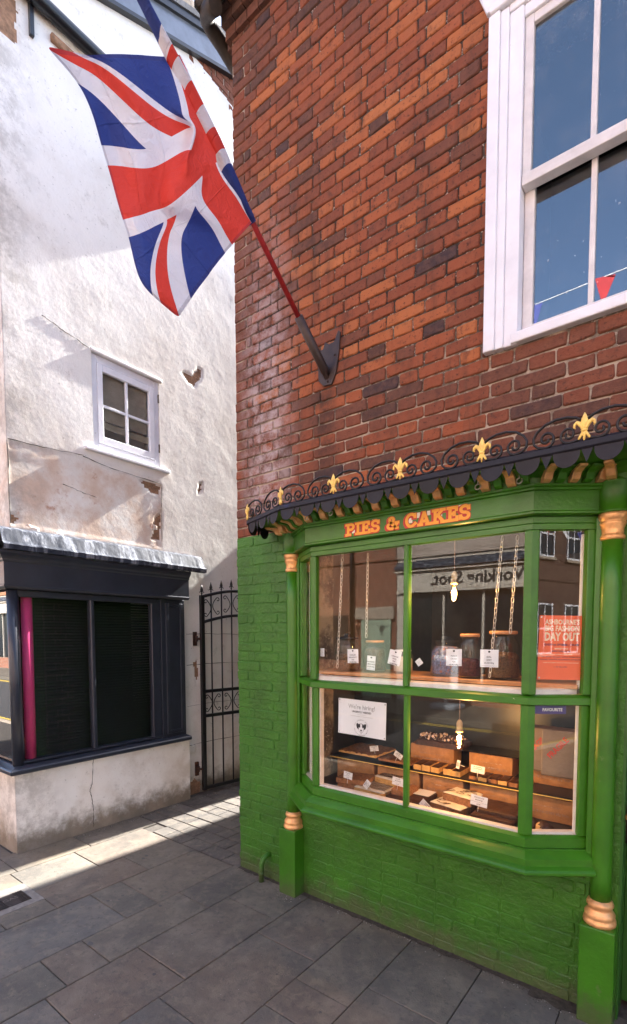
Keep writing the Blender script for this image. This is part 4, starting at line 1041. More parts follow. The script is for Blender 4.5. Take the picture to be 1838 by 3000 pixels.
FLAG=[(0.733,-1.02,3.209),(0.739,-1.076,3.216),(0.742,-1.128,3.223),(0.743,-1.171,3.233),(0.74,-1.201,3.25),(0.735,-1.221,3.279),(0.729,-1.233,3.326),(0.722,-1.242,3.38),(0.715,-1.25,3.432),(0.71,-1.262,3.47),(0.706,-1.275,3.506),(0.704,-1.288,3.544),(0.703,-1.3,3.582),(0.702,-1.311,3.618),(0.701,-1.323,3.654),(0.699,-1.337,3.694),(0.696,-1.351,3.735),(0.692,-1.36,3.772),(0.689,-1.369,3.806),(0.688,-1.382,3.839),(0.688,-1.402,3.871),(0.69,-1.427,3.896),(0.695,-1.468,3.909),(0.701,-1.517,3.913),(0.707,-1.561,3.916),(0.749,-1.018,3.217),(0.754,-1.073,3.224),(0.755,-1.124,3.231),(0.753,-1.166,3.242),(0.748,-1.195,3.258),(0.742,-1.214,3.288),(0.734,-1.225,3.334),(0.727,-1.232,3.388),(0.722,-1.241,3.438),(0.717,-1.252,3.477),(0.713,-1.265,3.513),(0.71,-1.277,3.551),(0.706,-1.286,3.59),(0.702,-1.295,3.629),(0.697,-1.305,3.669),(0.692,-1.317,3.712),(0.687,-1.33,3.755),(0.684,-1.341,3.793),(0.683,-1.352,3.826),(0.685,-1.369,3.857),(0.69,-1.391,3.885),(0.696,-1.419,3.906),(0.704,-1.458,3.915),(0.712,-1.504,3.917),(0.719,-1.544,3.919),(0.759,-1.013,3.231),(0.761,-1.065,3.238),(0.761,-1.115,3.245),(0.758,-1.156,3.255),(0.753,-1.185,3.271),(0.747,-1.205,3.299),(0.742,-1.217,3.342),(0.737,-1.225,3.393),(0.732,-1.234,3.44),(0.727,-1.245,3.48),(0.722,-1.257,3.516),(0.716,-1.266,3.556),(0.708,-1.273,3.598),(0.7,-1.279,3.641),(0.692,-1.286,3.685),(0.686,-1.297,3.729),(0.681,-1.31,3.772),(0.68,-1.323,3.809),(0.682,-1.339,3.842),(0.687,-1.359,3.871),(0.694,-1.384,3.897),(0.703,-1.413,3.915),(0.712,-1.448,3.924),(0.72,-1.487,3.926),(0.726,-1.521,3.929),(0.761,-1.001,3.25),(0.762,-1.053,3.258),(0.761,-1.101,3.265),(0.759,-1.143,3.273),(0.757,-1.175,3.286),(0.754,-1.197,3.311),(0.751,-1.21,3.35),(0.748,-1.218,3.397),(0.744,-1.227,3.443),(0.738,-1.238,3.483),(0.73,-1.248,3.521),(0.72,-1.255,3.563),(0.71,-1.259,3.607),(0.7,-1.263,3.652),(0.691,-1.269,3.697),(0.684,-1.279,3.741),(0.682,-1.294,3.782),(0.682,-1.31,3.819),(0.686,-1.329,3.851),(0.693,-1.352,3.88),(0.7,-1.379,3.906),(0.708,-1.408,3.925),(0.716,-1.437,3.936),(0.722,-1.467,3.941),(0.728,-1.495,3.945),(0.758,-0.986,3.274),(0.759,-1.037,3.282),(0.759,-1.086,3.287),(0.76,-1.13,3.293),(0.76,-1.164,3.303),(0.76,-1.188,3.323),(0.759,-1.201,3.36),(0.757,-1.21,3.405),(0.751,-1.218,3.449),(0.744,-1.228,3.49),(0.734,-1.237,3.529),(0.723,-1.242,3.571),(0.712,-1.245,3.615),(0.702,-1.248,3.66),(0.695,-1.254,3.704),(0.691,-1.265,3.746),(0.69,-1.281,3.784),(0.692,-1.3,3.82),(0.696,-1.321,3.854),(0.701,-1.346,3.886),(0.706,-1.374,3.915),(0.712,-1.402,3.938),(0.717,-1.424,3.952),(0.722,-1.444,3.959),(0.727,-1.467,3.964),(0.753,-0.969,3.3),(0.755,-1.021,3.306),(0.758,-1.071,3.31),(0.761,-1.116,3.314),(0.763,-1.152,3.322),(0.764,-1.177,3.34),(0.763,-1.189,3.376),(0.759,-1.196,3.42),(0.753,-1.204,3.463),(0.744,-1.214,3.502),(0.734,-1.224,3.54),(0.724,-1.23,3.58),(0.716,-1.232,3.622),(0.709,-1.235,3.664),(0.705,-1.242,3.705),(0.703,-1.255,3.744),(0.704,-1.272,3.781),(0.705,-1.292,3.818),(0.708,-1.314,3.855),(0.71,-1.339,3.892),(0.712,-1.367,3.925),(0.714,-1.394,3.951),(0.717,-1.41,3.968),(0.722,-1.423,3.976),(0.729,-1.44,3.98),(0.752,-0.955,3.323),(0.755,-1.007,3.329),(0.758,-1.057,3.333),(0.761,-1.102,3.337),(0.763,-1.138,3.346),(0.763,-1.161,3.365),(0.76,-1.172,3.399),(0.755,-1.177,3.442),(0.748,-1.184,3.483),(0.741,-1.197,3.518),(0.733,-1.21,3.552),(0.727,-1.218,3.587),(0.723,-1.222,3.625),(0.72,-1.225,3.664),(0.719,-1.232,3.702),(0.719,-1.246,3.739),(0.72,-1.264,3.776),(0.72,-1.284,3.815),(0.719,-1.305,3.857),(0.718,-1.33,3.897),(0.718,-1.357,3.934),(0.719,-1.384,3.962),(0.722,-1.396,3.979),(0.728,-1.405,3.988),(0.735,-1.418,3.991),(0.755,-0.944,3.343),(0.757,-0.995,3.35),(0.759,-1.044,3.356),(0.76,-1.087,3.362),(0.759,-1.12,3.374),(0.756,-1.141,3.395),(0.752,-1.15,3.43),(0.746,-1.153,3.47),(0.74,-1.162,3.507),(0.736,-1.18,3.536),(0.733,-1.197,3.563),(0.732,-1.208,3.593),(0.732,-1.213,3.627),(0.733,-1.216,3.664),(0.734,-1.222,3.7),(0.734,-1.235,3.735),(0.733,-1.253,3.772),(0.732,-1.273,3.814),(0.73,-1.295,3.859),(0.728,-1.319,3.902),(0.728,-1.346,3.939),(0.729,-1.371,3.967),(0.733,-1.383,3.984),(0.74,-1.39,3.993),(0.747,-1.403,3.997),(0.762,-0.936,3.359),(0.761,-0.984,3.37),(0.76,-1.03,3.38),(0.756,-1.07,3.391),(0.751,-1.1,3.407),(0.746,-1.119,3.43),(0.74,-1.126,3.463),(0.736,-1.128,3.501),(0.733,-1.139,3.533),(0.733,-1.163,3.553),(0.734,-1.187,3.572),(0.737,-1.199,3.597),(0.74,-1.203,3.63),(0.743,-1.204,3.666),(0.744,-1.209,3.703),(0.745,-1.221,3.738),(0.743,-1.24,3.774),(0.742,-1.261,3.817),(0.741,-1.283,3.862),(0.74,-1.307,3.904),(0.742,-1.334,3.939),(0.746,-1.357,3.965),(0.751,-1.37,3.982),(0.756,-1.378,3.992),(0.762,-1.39,4),(0.769,-0.928,3.375),(0.765,-0.972,3.39),(0.758,-1.014,3.405),(0.751,-1.051,3.422),(0.743,-1.079,3.44),(0.736,-1.097,3.463),(0.731,-1.104,3.494),(0.729,-1.105,3.528),(0.729,-1.117,3.556),(0.732,-1.149,3.568),(0.736,-1.178,3.58),(0.741,-1.19,3.604),(0.745,-1.191,3.637),(0.748,-1.189,3.675),(0.749,-1.19,3.713),(0.75,-1.203,3.746),(0.75,-1.225,3.78),(0.751,-1.247,3.821),(0.753,-1.27,3.864),(0.756,-1.296,3.903),(0.761,-1.323,3.935),(0.766,-1.345,3.959),(0.77,-1.358,3.977),(0.774,-1.366,3.991),(0.775,-1.377,4.004),(0.775,-0.919,3.391),(0.766,-0.959,3.411),(0.756,-0.998,3.431),(0.746,-1.033,3.451),(0.737,-1.061,3.471),(0.731,-1.08,3.492),(0.728,-1.088,3.519),(0.728,-1.087,3.55),(0.73,-1.097,3.575),(0.733,-1.136,3.58),(0.738,-1.169,3.588),(0.742,-1.178,3.613),(0.745,-1.176,3.649),(0.747,-1.17,3.689),(0.75,-1.169,3.729),(0.752,-1.182,3.76),(0.756,-1.208,3.788),(0.761,-1.232,3.826),(0.767,-1.257,3.866),(0.774,-1.284,3.901),(0.78,-1.31,3.93),(0.786,-1.331,3.954),(0.788,-1.344,3.974),(0.789,-1.352,3.992),(0.786,-1.362,4.011),(0.778,-0.907,3.41),(0.767,-0.945,3.433),(0.756,-0.983,3.456),(0.746,-1.018,3.477),(0.738,-1.047,3.496),(0.734,-1.067,3.514),(0.731,-1.077,3.536),(0.732,-1.075,3.565),(0.733,-1.082,3.59),(0.735,-1.124,3.59),(0.737,-1.157,3.598),(0.739,-1.163,3.626),(0.741,-1.158,3.665),(0.744,-1.15,3.707),(0.749,-1.147,3.748),(0.755,-1.162,3.776),(0.763,-1.191,3.798),(0.772,-1.216,3.833),(0.782,-1.242,3.869),(0.79,-1.27,3.901),(0.797,-1.295,3.929),(0.801,-1.315,3.954),(0.801,-1.327,3.977),(0.799,-1.335,3.999),(0.794,-1.344,4.021),(0.779,-0.894,3.43),(0.769,-0.932,3.454),(0.759,-0.971,3.476),(0.751,-1.006,3.497),(0.746,-1.037,3.515),(0.742,-1.059,3.529),(0.74,-1.071,3.547),(0.738,-1.069,3.574),(0.737,-1.075,3.597),(0.736,-1.113,3.601),(0.736,-1.142,3.611),(0.736,-1.147,3.641),(0.739,-1.14,3.681),(0.743,-1.131,3.725),(0.751,-1.128,3.765),(0.76,-1.143,3.792),(0.771,-1.172,3.813),(0.783,-1.199,3.844),(0.793,-1.225,3.878),(0.801,-1.252,3.908),(0.807,-1.276,3.936),(0.809,-1.293,3.963),(0.808,-1.305,3.988),(0.805,-1.314,4.012),(0.8,-1.325,4.034),(0.78,-0.881,3.45),(0.773,-0.921,3.471),(0.766,-0.961,3.492),(0.761,-0.998,3.512),(0.757,-1.029,3.529),(0.753,-1.052,3.541),(0.749,-1.065,3.556),(0.745,-1.064,3.58),(0.741,-1.072,3.601),(0.738,-1.102,3.609),(0.736,-1.127,3.624),(0.737,-1.132,3.654),(0.74,-1.125,3.694),(0.747,-1.116,3.738),(0.757,-1.114,3.778),(0.768,-1.127,3.808),(0.78,-1.152,3.832),(0.791,-1.179,3.861),(0.799,-1.205,3.893),(0.806,-1.23,3.924),(0.809,-1.251,3.953),(0.81,-1.268,3.98),(0.809,-1.28,4.005),(0.808,-1.292,4.028),(0.806,-1.305,4.047),(0.782,-0.872,3.466),(0.779,-0.913,3.485),(0.775,-0.953,3.504),(0.772,-0.989,3.524),(0.768,-1.019,3.541),(0.763,-1.042,3.552),(0.757,-1.054,3.566),(0.751,-1.058,3.587),(0.746,-1.069,3.604),(0.743,-1.094,3.615),(0.742,-1.116,3.631),(0.744,-1.121,3.662),(0.749,-1.115,3.702),(0.757,-1.106,3.746),(0.767,-1.102,3.789),(0.777,-1.111,3.825),(0.786,-1.132,3.855),(0.794,-1.157,3.885),(0.8,-1.181,3.916),(0.804,-1.203,3.946),(0.806,-1.223,3.975),(0.808,-1.239,4.002),(0.809,-1.254,4.025),(0.811,-1.268,4.044),(0.812,-1.284,4.06),(0.785,-0.863,3.482),(0.784,-0.904,3.499),(0.782,-0.942,3.518),(0.78,-0.977,3.537),(0.775,-1.005,3.554),(0.77,-1.027,3.566),(0.764,-1.041,3.579),(0.758,-1.05,3.594),(0.754,-1.065,3.607),(0.753,-1.089,3.616),(0.754,-1.109,3.634),(0.758,-1.114,3.664),(0.764,-1.109,3.705),(0.772,-1.099,3.75),(0.779,-1.092,3.798),(0.786,-1.094,3.844),(0.791,-1.109,3.881),(0.795,-1.132,3.912),(0.798,-1.155,3.942),(0.8,-1.175,3.971),(0.803,-1.194,3.999),(0.806,-1.211,4.024),(0.81,-1.228,4.044),(0.813,-1.244,4.061),(0.816,-1.263,4.075),(0.785,-0.852,3.5),(0.785,-0.891,3.517),(0.784,-0.927,3.537),(0.781,-0.958,3.557),(0.777,-0.985,3.573),(0.772,-1.008,3.584),(0.768,-1.025,3.593),(0.766,-1.04,3.602),(0.766,-1.061,3.609),(0.768,-1.087,3.615),(0.772,-1.106,3.632),(0.778,-1.11,3.664),(0.783,-1.104,3.706),(0.788,-1.093,3.754),(0.791,-1.081,3.808),(0.793,-1.076,3.864),(0.795,-1.086,3.909),(0.795,-1.108,3.94),(0.797,-1.13,3.966),(0.799,-1.15,3.993),(0.802,-1.167,4.019),(0.806,-1.184,4.043),(0.81,-1.202,4.063),(0.814,-1.219,4.08),(0.816,-1.238,4.096),(0.783,-0.838,3.52),(0.782,-0.874,3.539),(0.78,-0.905,3.561),(0.777,-0.934,3.581),(0.775,-0.961,3.596),(0.773,-0.986,3.604),(0.774,-1.008,3.608),(0.776,-1.03,3.61),(0.781,-1.055,3.612),(0.786,-1.084,3.616),(0.792,-1.102,3.633),(0.796,-1.104,3.668),(0.8,-1.098,3.71),(0.802,-1.086,3.76),(0.802,-1.07,3.82),(0.801,-1.057,3.885),(0.8,-1.063,3.936),(0.8,-1.087,3.962),(0.801,-1.111,3.983),(0.803,-1.128,4.007),(0.806,-1.144,4.034),(0.809,-1.16,4.059),(0.812,-1.176,4.081),(0.812,-1.192,4.102),(0.811,-1.21,4.121),(0.778,-0.82,3.545),(0.775,-0.852,3.566),(0.773,-0.88,3.589),(0.772,-0.907,3.608),(0.773,-0.936,3.62),(0.776,-0.964,3.624),(0.781,-0.992,3.623),(0.788,-1.019,3.621),(0.796,-1.046,3.62),(0.803,-1.075,3.624),(0.808,-1.093,3.643),(0.811,-1.093,3.68),(0.813,-1.087,3.721),(0.812,-1.076,3.769),(0.811,-1.059,3.831),(0.809,-1.039,3.904),(0.809,-1.042,3.958),(0.809,-1.073,3.976),(0.81,-1.096,3.991),(0.812,-1.11,4.014),(0.813,-1.123,4.043),(0.813,-1.137,4.073),(0.812,-1.15,4.1),(0.808,-1.164,4.127),(0.803,-1.18,4.151),(0.772,-0.8,3.573),(0.769,-0.829,3.595),(0.769,-0.855,3.618),(0.771,-0.883,3.634),(0.776,-0.913,3.641),(0.784,-0.945,3.642),(0.793,-0.977,3.637),(0.802,-1.007,3.633),(0.81,-1.033,3.635),(0.817,-1.059,3.644),(0.821,-1.075,3.666),(0.824,-1.075,3.702),(0.824,-1.074,3.736),(0.824,-1.068,3.776),(0.823,-1.052,3.835),(0.823,-1.027,3.914),(0.824,-1.026,3.974),(0.824,-1.066,3.979),(0.825,-1.087,3.99),(0.824,-1.095,4.016),(0.821,-1.104,4.05),(0.817,-1.114,4.086),(0.81,-1.124,4.12),(0.802,-1.135,4.153),(0.795,-1.15,4.181),(0.768,-0.779,3.602),(0.768,-0.808,3.624),(0.772,-0.835,3.642),(0.779,-0.863,3.654),(0.788,-0.896,3.657),(0.799,-0.931,3.655),(0.809,-0.966,3.65),(0.819,-0.996,3.646),(0.827,-1.018,3.653),(0.833,-1.036,3.675),(0.836,-1.049,3.701),(0.839,-1.057,3.726),(0.841,-1.064,3.747),(0.842,-1.066,3.775),(0.844,-1.055,3.824),(0.845,-1.025,3.908),(0.846,-1.014,3.978),(0.846,-1.068,3.968),(0.844,-1.081,3.982),(0.838,-1.082,4.012),(0.831,-1.086,4.054),(0.821,-1.093,4.097),(0.81,-1.1,4.138),(0.799,-1.108,4.175),(0.79,-1.123,4.207),(0.77,-0.759,3.632),(0.775,-0.79,3.649),(0.783,-0.819,3.662),(0.794,-0.849,3.669),(0.805,-0.882,3.67),(0.816,-0.919,3.667),(0.826,-0.955,3.664),(0.835,-0.985,3.665),(0.841,-1.002,3.679),(0.847,-1.008,3.716),(0.851,-1.018,3.744),(0.855,-1.037,3.751),(0.859,-1.055,3.756),(0.863,-1.066,3.77),(0.867,-1.064,3.807),(0.869,-1.032,3.889),(0.869,-1.009,3.973),(0.865,-1.067,3.957),(0.859,-1.072,3.976),(0.849,-1.066,4.011),(0.837,-1.067,4.059),(0.824,-1.073,4.107),(0.812,-1.078,4.152),(0.8,-1.086,4.192),(0.791,-1.1,4.225),(0.781,-0.74,3.663),(0.788,-0.775,3.672),(0.797,-0.805,3.682),(0.807,-0.834,3.688),(0.816,-0.863,3.691),(0.824,-0.899,3.692),(0.83,-0.934,3.693),(0.836,-0.962,3.7),(0.841,-0.977,3.722),(0.846,-0.971,3.771),(0.852,-0.978,3.8),(0.858,-1.008,3.79),(0.864,-1.034,3.782),(0.869,-1.053,3.784),(0.873,-1.06,3.807),(0.874,-1.029,3.885),(0.871,-1.008,3.965),(0.866,-1.044,3.971),(0.857,-1.048,3.991),(0.846,-1.04,4.026),(0.834,-1.043,4.074),(0.823,-1.051,4.121),(0.813,-1.059,4.164),(0.804,-1.068,4.203),(0.797,-1.082,4.236),(0.796,-0.725,3.689),(0.802,-0.76,3.697),(0.807,-0.788,3.706),(0.813,-0.812,3.716),(0.817,-0.838,3.724),(0.82,-0.87,3.73),(0.823,-0.902,3.737),(0.826,-0.93,3.749),(0.83,-0.944,3.776),(0.835,-0.934,3.828),(0.841,-0.94,3.854),(0.848,-0.973,3.837),(0.854,-1.002,3.822),(0.858,-1.024,3.819),(0.86,-1.034,3.836),(0.859,-1.009,3.905),(0.855,-0.989,3.98),(0.849,-1.008,4.002),(0.841,-1.014,4.023),(0.833,-1.01,4.054),(0.825,-1.017,4.095),(0.819,-1.03,4.137),(0.814,-1.043,4.175),(0.81,-1.056,4.209),(0.806,-1.072,4.24),(0.81,-0.712,3.712),(0.813,-0.743,3.722),(0.815,-0.768,3.734),(0.816,-0.79,3.747),(0.816,-0.812,3.76),(0.817,-0.841,3.77),(0.818,-0.873,3.779),(0.82,-0.9,3.792),(0.824,-0.914,3.82),(0.83,-0.91,3.864),(0.836,-0.917,3.886),(0.841,-0.945,3.874),(0.845,-0.971,3.86),(0.847,-0.99,3.859),(0.846,-0.996,3.878),(0.843,-0.979,3.938),(0.838,-0.964,4.003),(0.833,-0.975,4.032),(0.828,-0.983,4.052),(0.824,-0.987,4.077),(0.821,-0.998,4.111),(0.819,-1.015,4.146),(0.818,-1.032,4.179),(0.817,-1.049,4.211),(0.814,-1.068,4.239),(0.821,-0.696,3.738),(0.821,-0.724,3.751),(0.821,-0.747,3.765),(0.819,-0.767,3.78),(0.818,-0.789,3.794),(0.819,-0.818,3.804),(0.821,-0.85,3.812),(0.824,-0.879,3.824),(0.829,-0.896,3.848),(0.834,-0.899,3.881),(0.838,-0.907,3.9),(0.841,-0.926,3.898),(0.841,-0.945,3.893),(0.839,-0.957,3.897),(0.836,-0.958,3.921),(0.832,-0.946,3.972),(0.828,-0.939,4.024),(0.825,-0.949,4.053),(0.823,-0.961,4.07),(0.823,-0.972,4.09),(0.823,-0.987,4.118),(0.824,-1.006,4.15),(0.824,-1.025,4.181),(0.822,-1.044,4.212),(0.819,-1.065,4.239),(0.826,-0.674,3.769),(0.825,-0.701,3.784),(0.823,-0.723,3.799),(0.822,-0.744,3.813),(0.823,-0.769,3.826),(0.825,-0.799,3.834),(0.828,-0.832,3.84),(0.832,-0.862,3.849),(0.836,-0.882,3.868),(0.839,-0.892,3.892),(0.84,-0.899,3.911),(0.839,-0.908,3.92),(0.837,-0.918,3.924),(0.833,-0.923,3.936),(0.829,-0.92,3.962),(0.826,-0.915,4.003),(0.824,-0.917,4.043),(0.824,-0.93,4.067),(0.825,-0.946,4.081),(0.827,-0.963,4.098),(0.828,-0.979,4.123),(0.828,-0.998,4.154),(0.827,-1.018,4.186),(0.824,-1.039,4.216),(0.82,-1.062,4.244),(0.827,-0.649,3.804),(0.825,-0.675,3.819),(0.825,-0.699,3.833),(0.826,-0.723,3.845),(0.829,-0.75,3.855),(0.832,-0.781,3.862),(0.836,-0.815,3.865),(0.84,-0.845,3.873),(0.841,-0.867,3.888),(0.841,-0.88,3.907),(0.839,-0.887,3.926),(0.836,-0.888,3.943),(0.832,-0.891,3.956),(0.828,-0.891,3.972),(0.826,-0.887,3.998),(0.825,-0.887,4.03),(0.826,-0.897,4.058),(0.828,-0.914,4.077),(0.83,-0.934,4.09),(0.831,-0.954,4.106),(0.831,-0.971,4.131),(0.829,-0.989,4.163),(0.826,-1.009,4.195),(0.823,-1.032,4.225),(0.82,-1.057,4.251),(0.825,-0.621,3.841),(0.825,-0.649,3.854),(0.827,-0.676,3.865),(0.831,-0.703,3.874),(0.835,-0.732,3.882),(0.839,-0.763,3.888),(0.841,-0.796,3.892),(0.842,-0.825,3.9),(0.841,-0.847,3.914),(0.839,-0.862,3.93),(0.835,-0.868,3.949),(0.831,-0.866,3.969),(0.828,-0.866,3.985),(0.827,-0.864,4.003),(0.827,-0.86,4.027),(0.828,-0.865,4.052),(0.83,-0.88,4.072),(0.832,-0.9,4.089),(0.832,-0.921,4.102),(0.832,-0.941,4.12),(0.829,-0.958,4.147),(0.826,-0.976,4.179),(0.823,-0.997,4.211),(0.82,-1.022,4.238),(0.819,-1.049,4.261)]
NU, NV = 28, 24
def flag_mat():
    ma, t, b, out = newmat('union_flag'); uvn = N(t, 'ShaderNodeUVMap'); X, Y, _ = sep(t, uvn.outputs[0])
    x = math_n(t, 'MULTIPLY', math_n(t, 'SUBTRACT', X, .5), 60.); y = math_n(t, 'MULTIPLY', math_n(t, 'SUBTRACT', Y, .5), 30.)
    ax = math_n(t, 'ABSOLUTE', x); ay = math_n(t, 'ABSOLUTE', y)
    def lt(a, v): return math_n(t, 'LESS_THAN', a, v)
    crossw = math_n(t, 'MAXIMUM', lt(ax, 5.), lt(ay, 5.)); crossr = math_n(t, 'MAXIMUM', lt(ax, 3.), lt(ay, 3.))
    sg = math_n(t, 'SIGN', math_n(t, 'MULTIPLY', x, y))
    d = math_n(t, 'DIVIDE', math_n(t, 'SUBTRACT', ay, math_n(t, 'MULTIPLY', ax, .5)), 1.118)
    saw = lt(math_n(t, 'ABSOLUTE', d), 3.)
    dd = math_n(t, 'MULTIPLY', d, sg)       # pinwheel offset of the red saltire
    sar = math_n(t, 'MULTIPLY', math_n(t, 'GREATER_THAN', dd, -2.), lt(dd, .25))
    blue = (.034, .06, .26); white = (.82, .81, .86); red = (.74, .062, .042)
    c = mixc(t, saw, blue, white); c = mixc(t, sar, c, red); c = mixc(t, crossw, c, white); c = mixc(t, crossr, c, red)
    # hems
    e = math_n(t, 'MAXIMUM', math_n(t, 'MAXIMUM', lt(X, .012), lt(Y, .014)), math_n(t, 'GREATER_THAN', Y, .978))
    c = mixc(t, math_n(t, 'MULTIPLY', e, .3), c, (.05, .03, .08))
    t.links.new(c, b.inputs['Base Color']); b.inputs['Roughness'].default_value = .6; b.inputs['Specular IOR Level'].default_value = .3
    p = pos_n(t); cr = 0
    def crease(s, v): return math_n(t, 'SUBTRACT', 1., sstep(t, math_n(t, 'ABSOLUTE', math_n(t, 'SUBTRACT', s, v)), 0., .006))
    cr = math_n(t, 'MAXIMUM', math_n(t, 'MAXIMUM', crease(X, .14), crease(X, .28)), math_n(t, 'MAXIMUM', crease(Y, .26), crease(Y, .74)))
    bump_n(t, math_n(t, 'ADD', math_n(t, 'ADD', math_n(t, 'MULTIPLY', cr, .25), noise_n(t, 18, 4, .55, p, 1.5).outputs[0]), math_n(t, 'MULTIPLY', noise_n(t, 300, 2, .5, p).outputs[0], .15)), b, .85, .016)
    tl = N(t, 'ShaderNodeBsdfTranslucent'); t.links.new(c, tl.inputs[0]); mx = N(t, 'ShaderNodeMixShader'); mx.inputs[0].default_value = .35
    t.links.new(b.outputs[0], mx.inputs[1]); t.links.new(tl.outputs[0], mx.inputs[2]); t.links.new(mx.outputs[0], out.inputs[0])
    return ma
M_flag = flag_mat()
fl = thing('union_flag', 'union flag with frayed edges hanging from the red pole', 'flag', (.8, -1, 3.3))
def uv_mesh(name, vs, fs, uvs, parent):
    me = bpy.data.meshes.new(name); me.from_pydata(vs, [], fs); ul = me.uv_layers.new(name='UVMap')
    for p in me.polygons:
        p.use_smooth = True
        for li in p.loop_indices: ul.data[li].uv = uvs[me.loops[li].vertex_index]
    return link(name, me, parent, M_flag)
uvs = [(.56*i/NU, j/NV) for i in range(NU+1) for j in range(NV+1)]
o = uv_mesh('cloth', FLAG, [(i*(NV+1)+j, (i+1)*(NV+1)+j, (i+1)*(NV+1)+j+1, i*(NV+1)+j+1) for i in range(NU) for j in range(NV)], uvs, fl)
md = o.modifiers.new('s', 'SUBSURF'); md.levels = 2; md.render_levels = 2
# the hoist half, furled round the pole
vs = []; us = []; n = 40; m_ = 14
s0, s1 = .78, 1.72
for i in range(n+1):
    s = s0+(s1-s0)*i/n; c = PA+pd*s; a1 = pd.cross(Vector((1, 0, 0))).normalized(); a2 = pd.cross(a1)
    for j in range(m_+1):
        an = 2*math.pi*j/m_; r_ = .023+.006*math.sin(3*an+s*9)+.005*nz(s*6, an, 1, 1)+.011*max(0, math.sin((s-s0)/(1.45-s0)*math.pi))*(1 if s < 1.45 else .0)
        if i in (0,): r_ *= .8
        q = c+(a1*math.cos(an)+a2*math.sin(an))*r_; vs.append(tuple(q)); us.append((.69+.03*j/m_, float(np.interp((s-s0)/.65+.02*math.sin(an), [0, .36, .45, .55, .66, .76, .9, .95, 1, 1.5], [.01, .188, .227, .31, .4, .6, .667, .709, .81, .97]))))
o = uv_mesh('furled_hoist', vs, [(i*(m_+1)+j, (i+1)*(m_+1)+j, (i+1)*(m_+1)+j+1, i*(m_+1)+j+1) for i in range(n) for j in range(m_)], us, fl)
md = o.modifiers.new('s', 'SUBSURF'); md.levels = 1; md.render_levels = 1

# ------------------------------------------------------------------ shop interior
it = MB(); it.box(.3, 3.4, 2.6, 2.65, .0, 2.5); it.box(.28, .31, .345, 2.65, 0, 2.5); it.box(3.4, 3.45, .345, 2.65, 0, 2.5); it.box(.3, 3.4, .345, 2.65, 2.5, 2.55); it.box(.3, 3.4, .345, 2.65, -.02, .02)
struct('shop_room', it, M_room)
it = MB(); it.add([(.64, .0, .70), (.86, -.13, .70), (2.08, -.13, .70), (2.30, .0, .70), (2.30, .6, .70), (.64, .6, .70)]+[(.64, .0, .752), (.86, -.13, .752), (2.08, -.13, .752), (2.30, .0, .752), (2.30, .6, .752), (.64, .6, .752)],
   [(5,4,3,2,1,0), (6,7,8,9,10,11), (0,1,7,6), (1,2,8,7), (2,3,9,8), (3,4,10,9), (4,5,11,10), (5,0,6,11)])
it.box(.64, 2.3, .58, .60, .752, 1.40)
disp = tag(it.build('display_base', M_tray), 'black stepped base of the cake display inside the bay window', 'counter')
x = .70; k = 0
while x < 2.25:
    d = .19+.03*math.sin(k*2.1); bevel_obj(MB().box(x, x+d-.006, -.1 if .88 < x and x+d < 2.06 else .005, .04, .754, .772).build('plank', M_plank, disp), .002, 1); x += d; k += 1
# upper shelf with jars
sh = bevel_obj(MB().box(.70, 2.27, -.02, .34, 1.497, 1.517).build('window_shelf', M_shelfw), .003, 1); tag(sh, 'orange wooden shelf carrying glass jars in the bay window', 'shelf')
JL = []
def jar(x, y, r_, h, fill, fmat, lid, label):
    t = thing('jar', label, 'jar', (x, y, 1.518), 'tea jars on the window shelf')
    z = 1.518
    MB().lathe((x, y, z), [(r_*.9, 0), (r_, .008), (r_, h*.72), (r_*.93, h*.8), (r_*.74, h*.86), (r_*.74, h*.92), (r_*.72, h*.92), (r_*.72, h*.86), (r_*.95, h*.7), (r_*.95, .012), (r_*.5, .011)], 24).build('glass_body', M_jar, t)
    if fill: MB().lathe((x, y, z+.013), [(r_*.93, 0), (r_*.94, .005), (r_*.94, h*fill*.8), (r_*.7, h*fill), (.002, h*fill*1.03)], 20).build('contents', fmat, t)
    lm = {'cork': M_shelfw, 'glass': M_jar, 'dark': M_iron, 'white': M_paper}[lid]
    MB().lathe((x, y, z+h*.92), [(r_*.8, .001), (r_*.82, .006), (r_*.82, h*.06), (r_*.78, h*.075)]+([(r_*.3, h*.08), (r_*.2, h*.1), (r_*.3, h*.15), (r_*.1, h*.19)] if lid in ('glass', 'dark') else []), 20).build('lid', lm, t)
jar(.935, .06, .085, .215, .45, M_tea, 'dark', 'wide glass jar half full of straw coloured loose tea')
jar(1.115, .10, .07, .195, .7, M_choc, 'cork', 'dark jar with cork lid behind the breakfast tea card')
jar(1.30, .12, .06, .14, .6, M_icing, 'white', 'pale jar with white lid behind the raspberry lemonade card')
jar(1.58, .10, .085, .20, .75, M_bluecandy, 'glass', 'round jar of coloured wrapped sweets beside the mullion')
jar(1.735, .05, .062, .235, .38, M_berry, 'cork', 'jar of dark red tea behind the peach crush card')
jar(1.90, .08, .085, .25, .5, M_tea, 'cork', 'tall jar with pale cork lid behind the grey tea card')
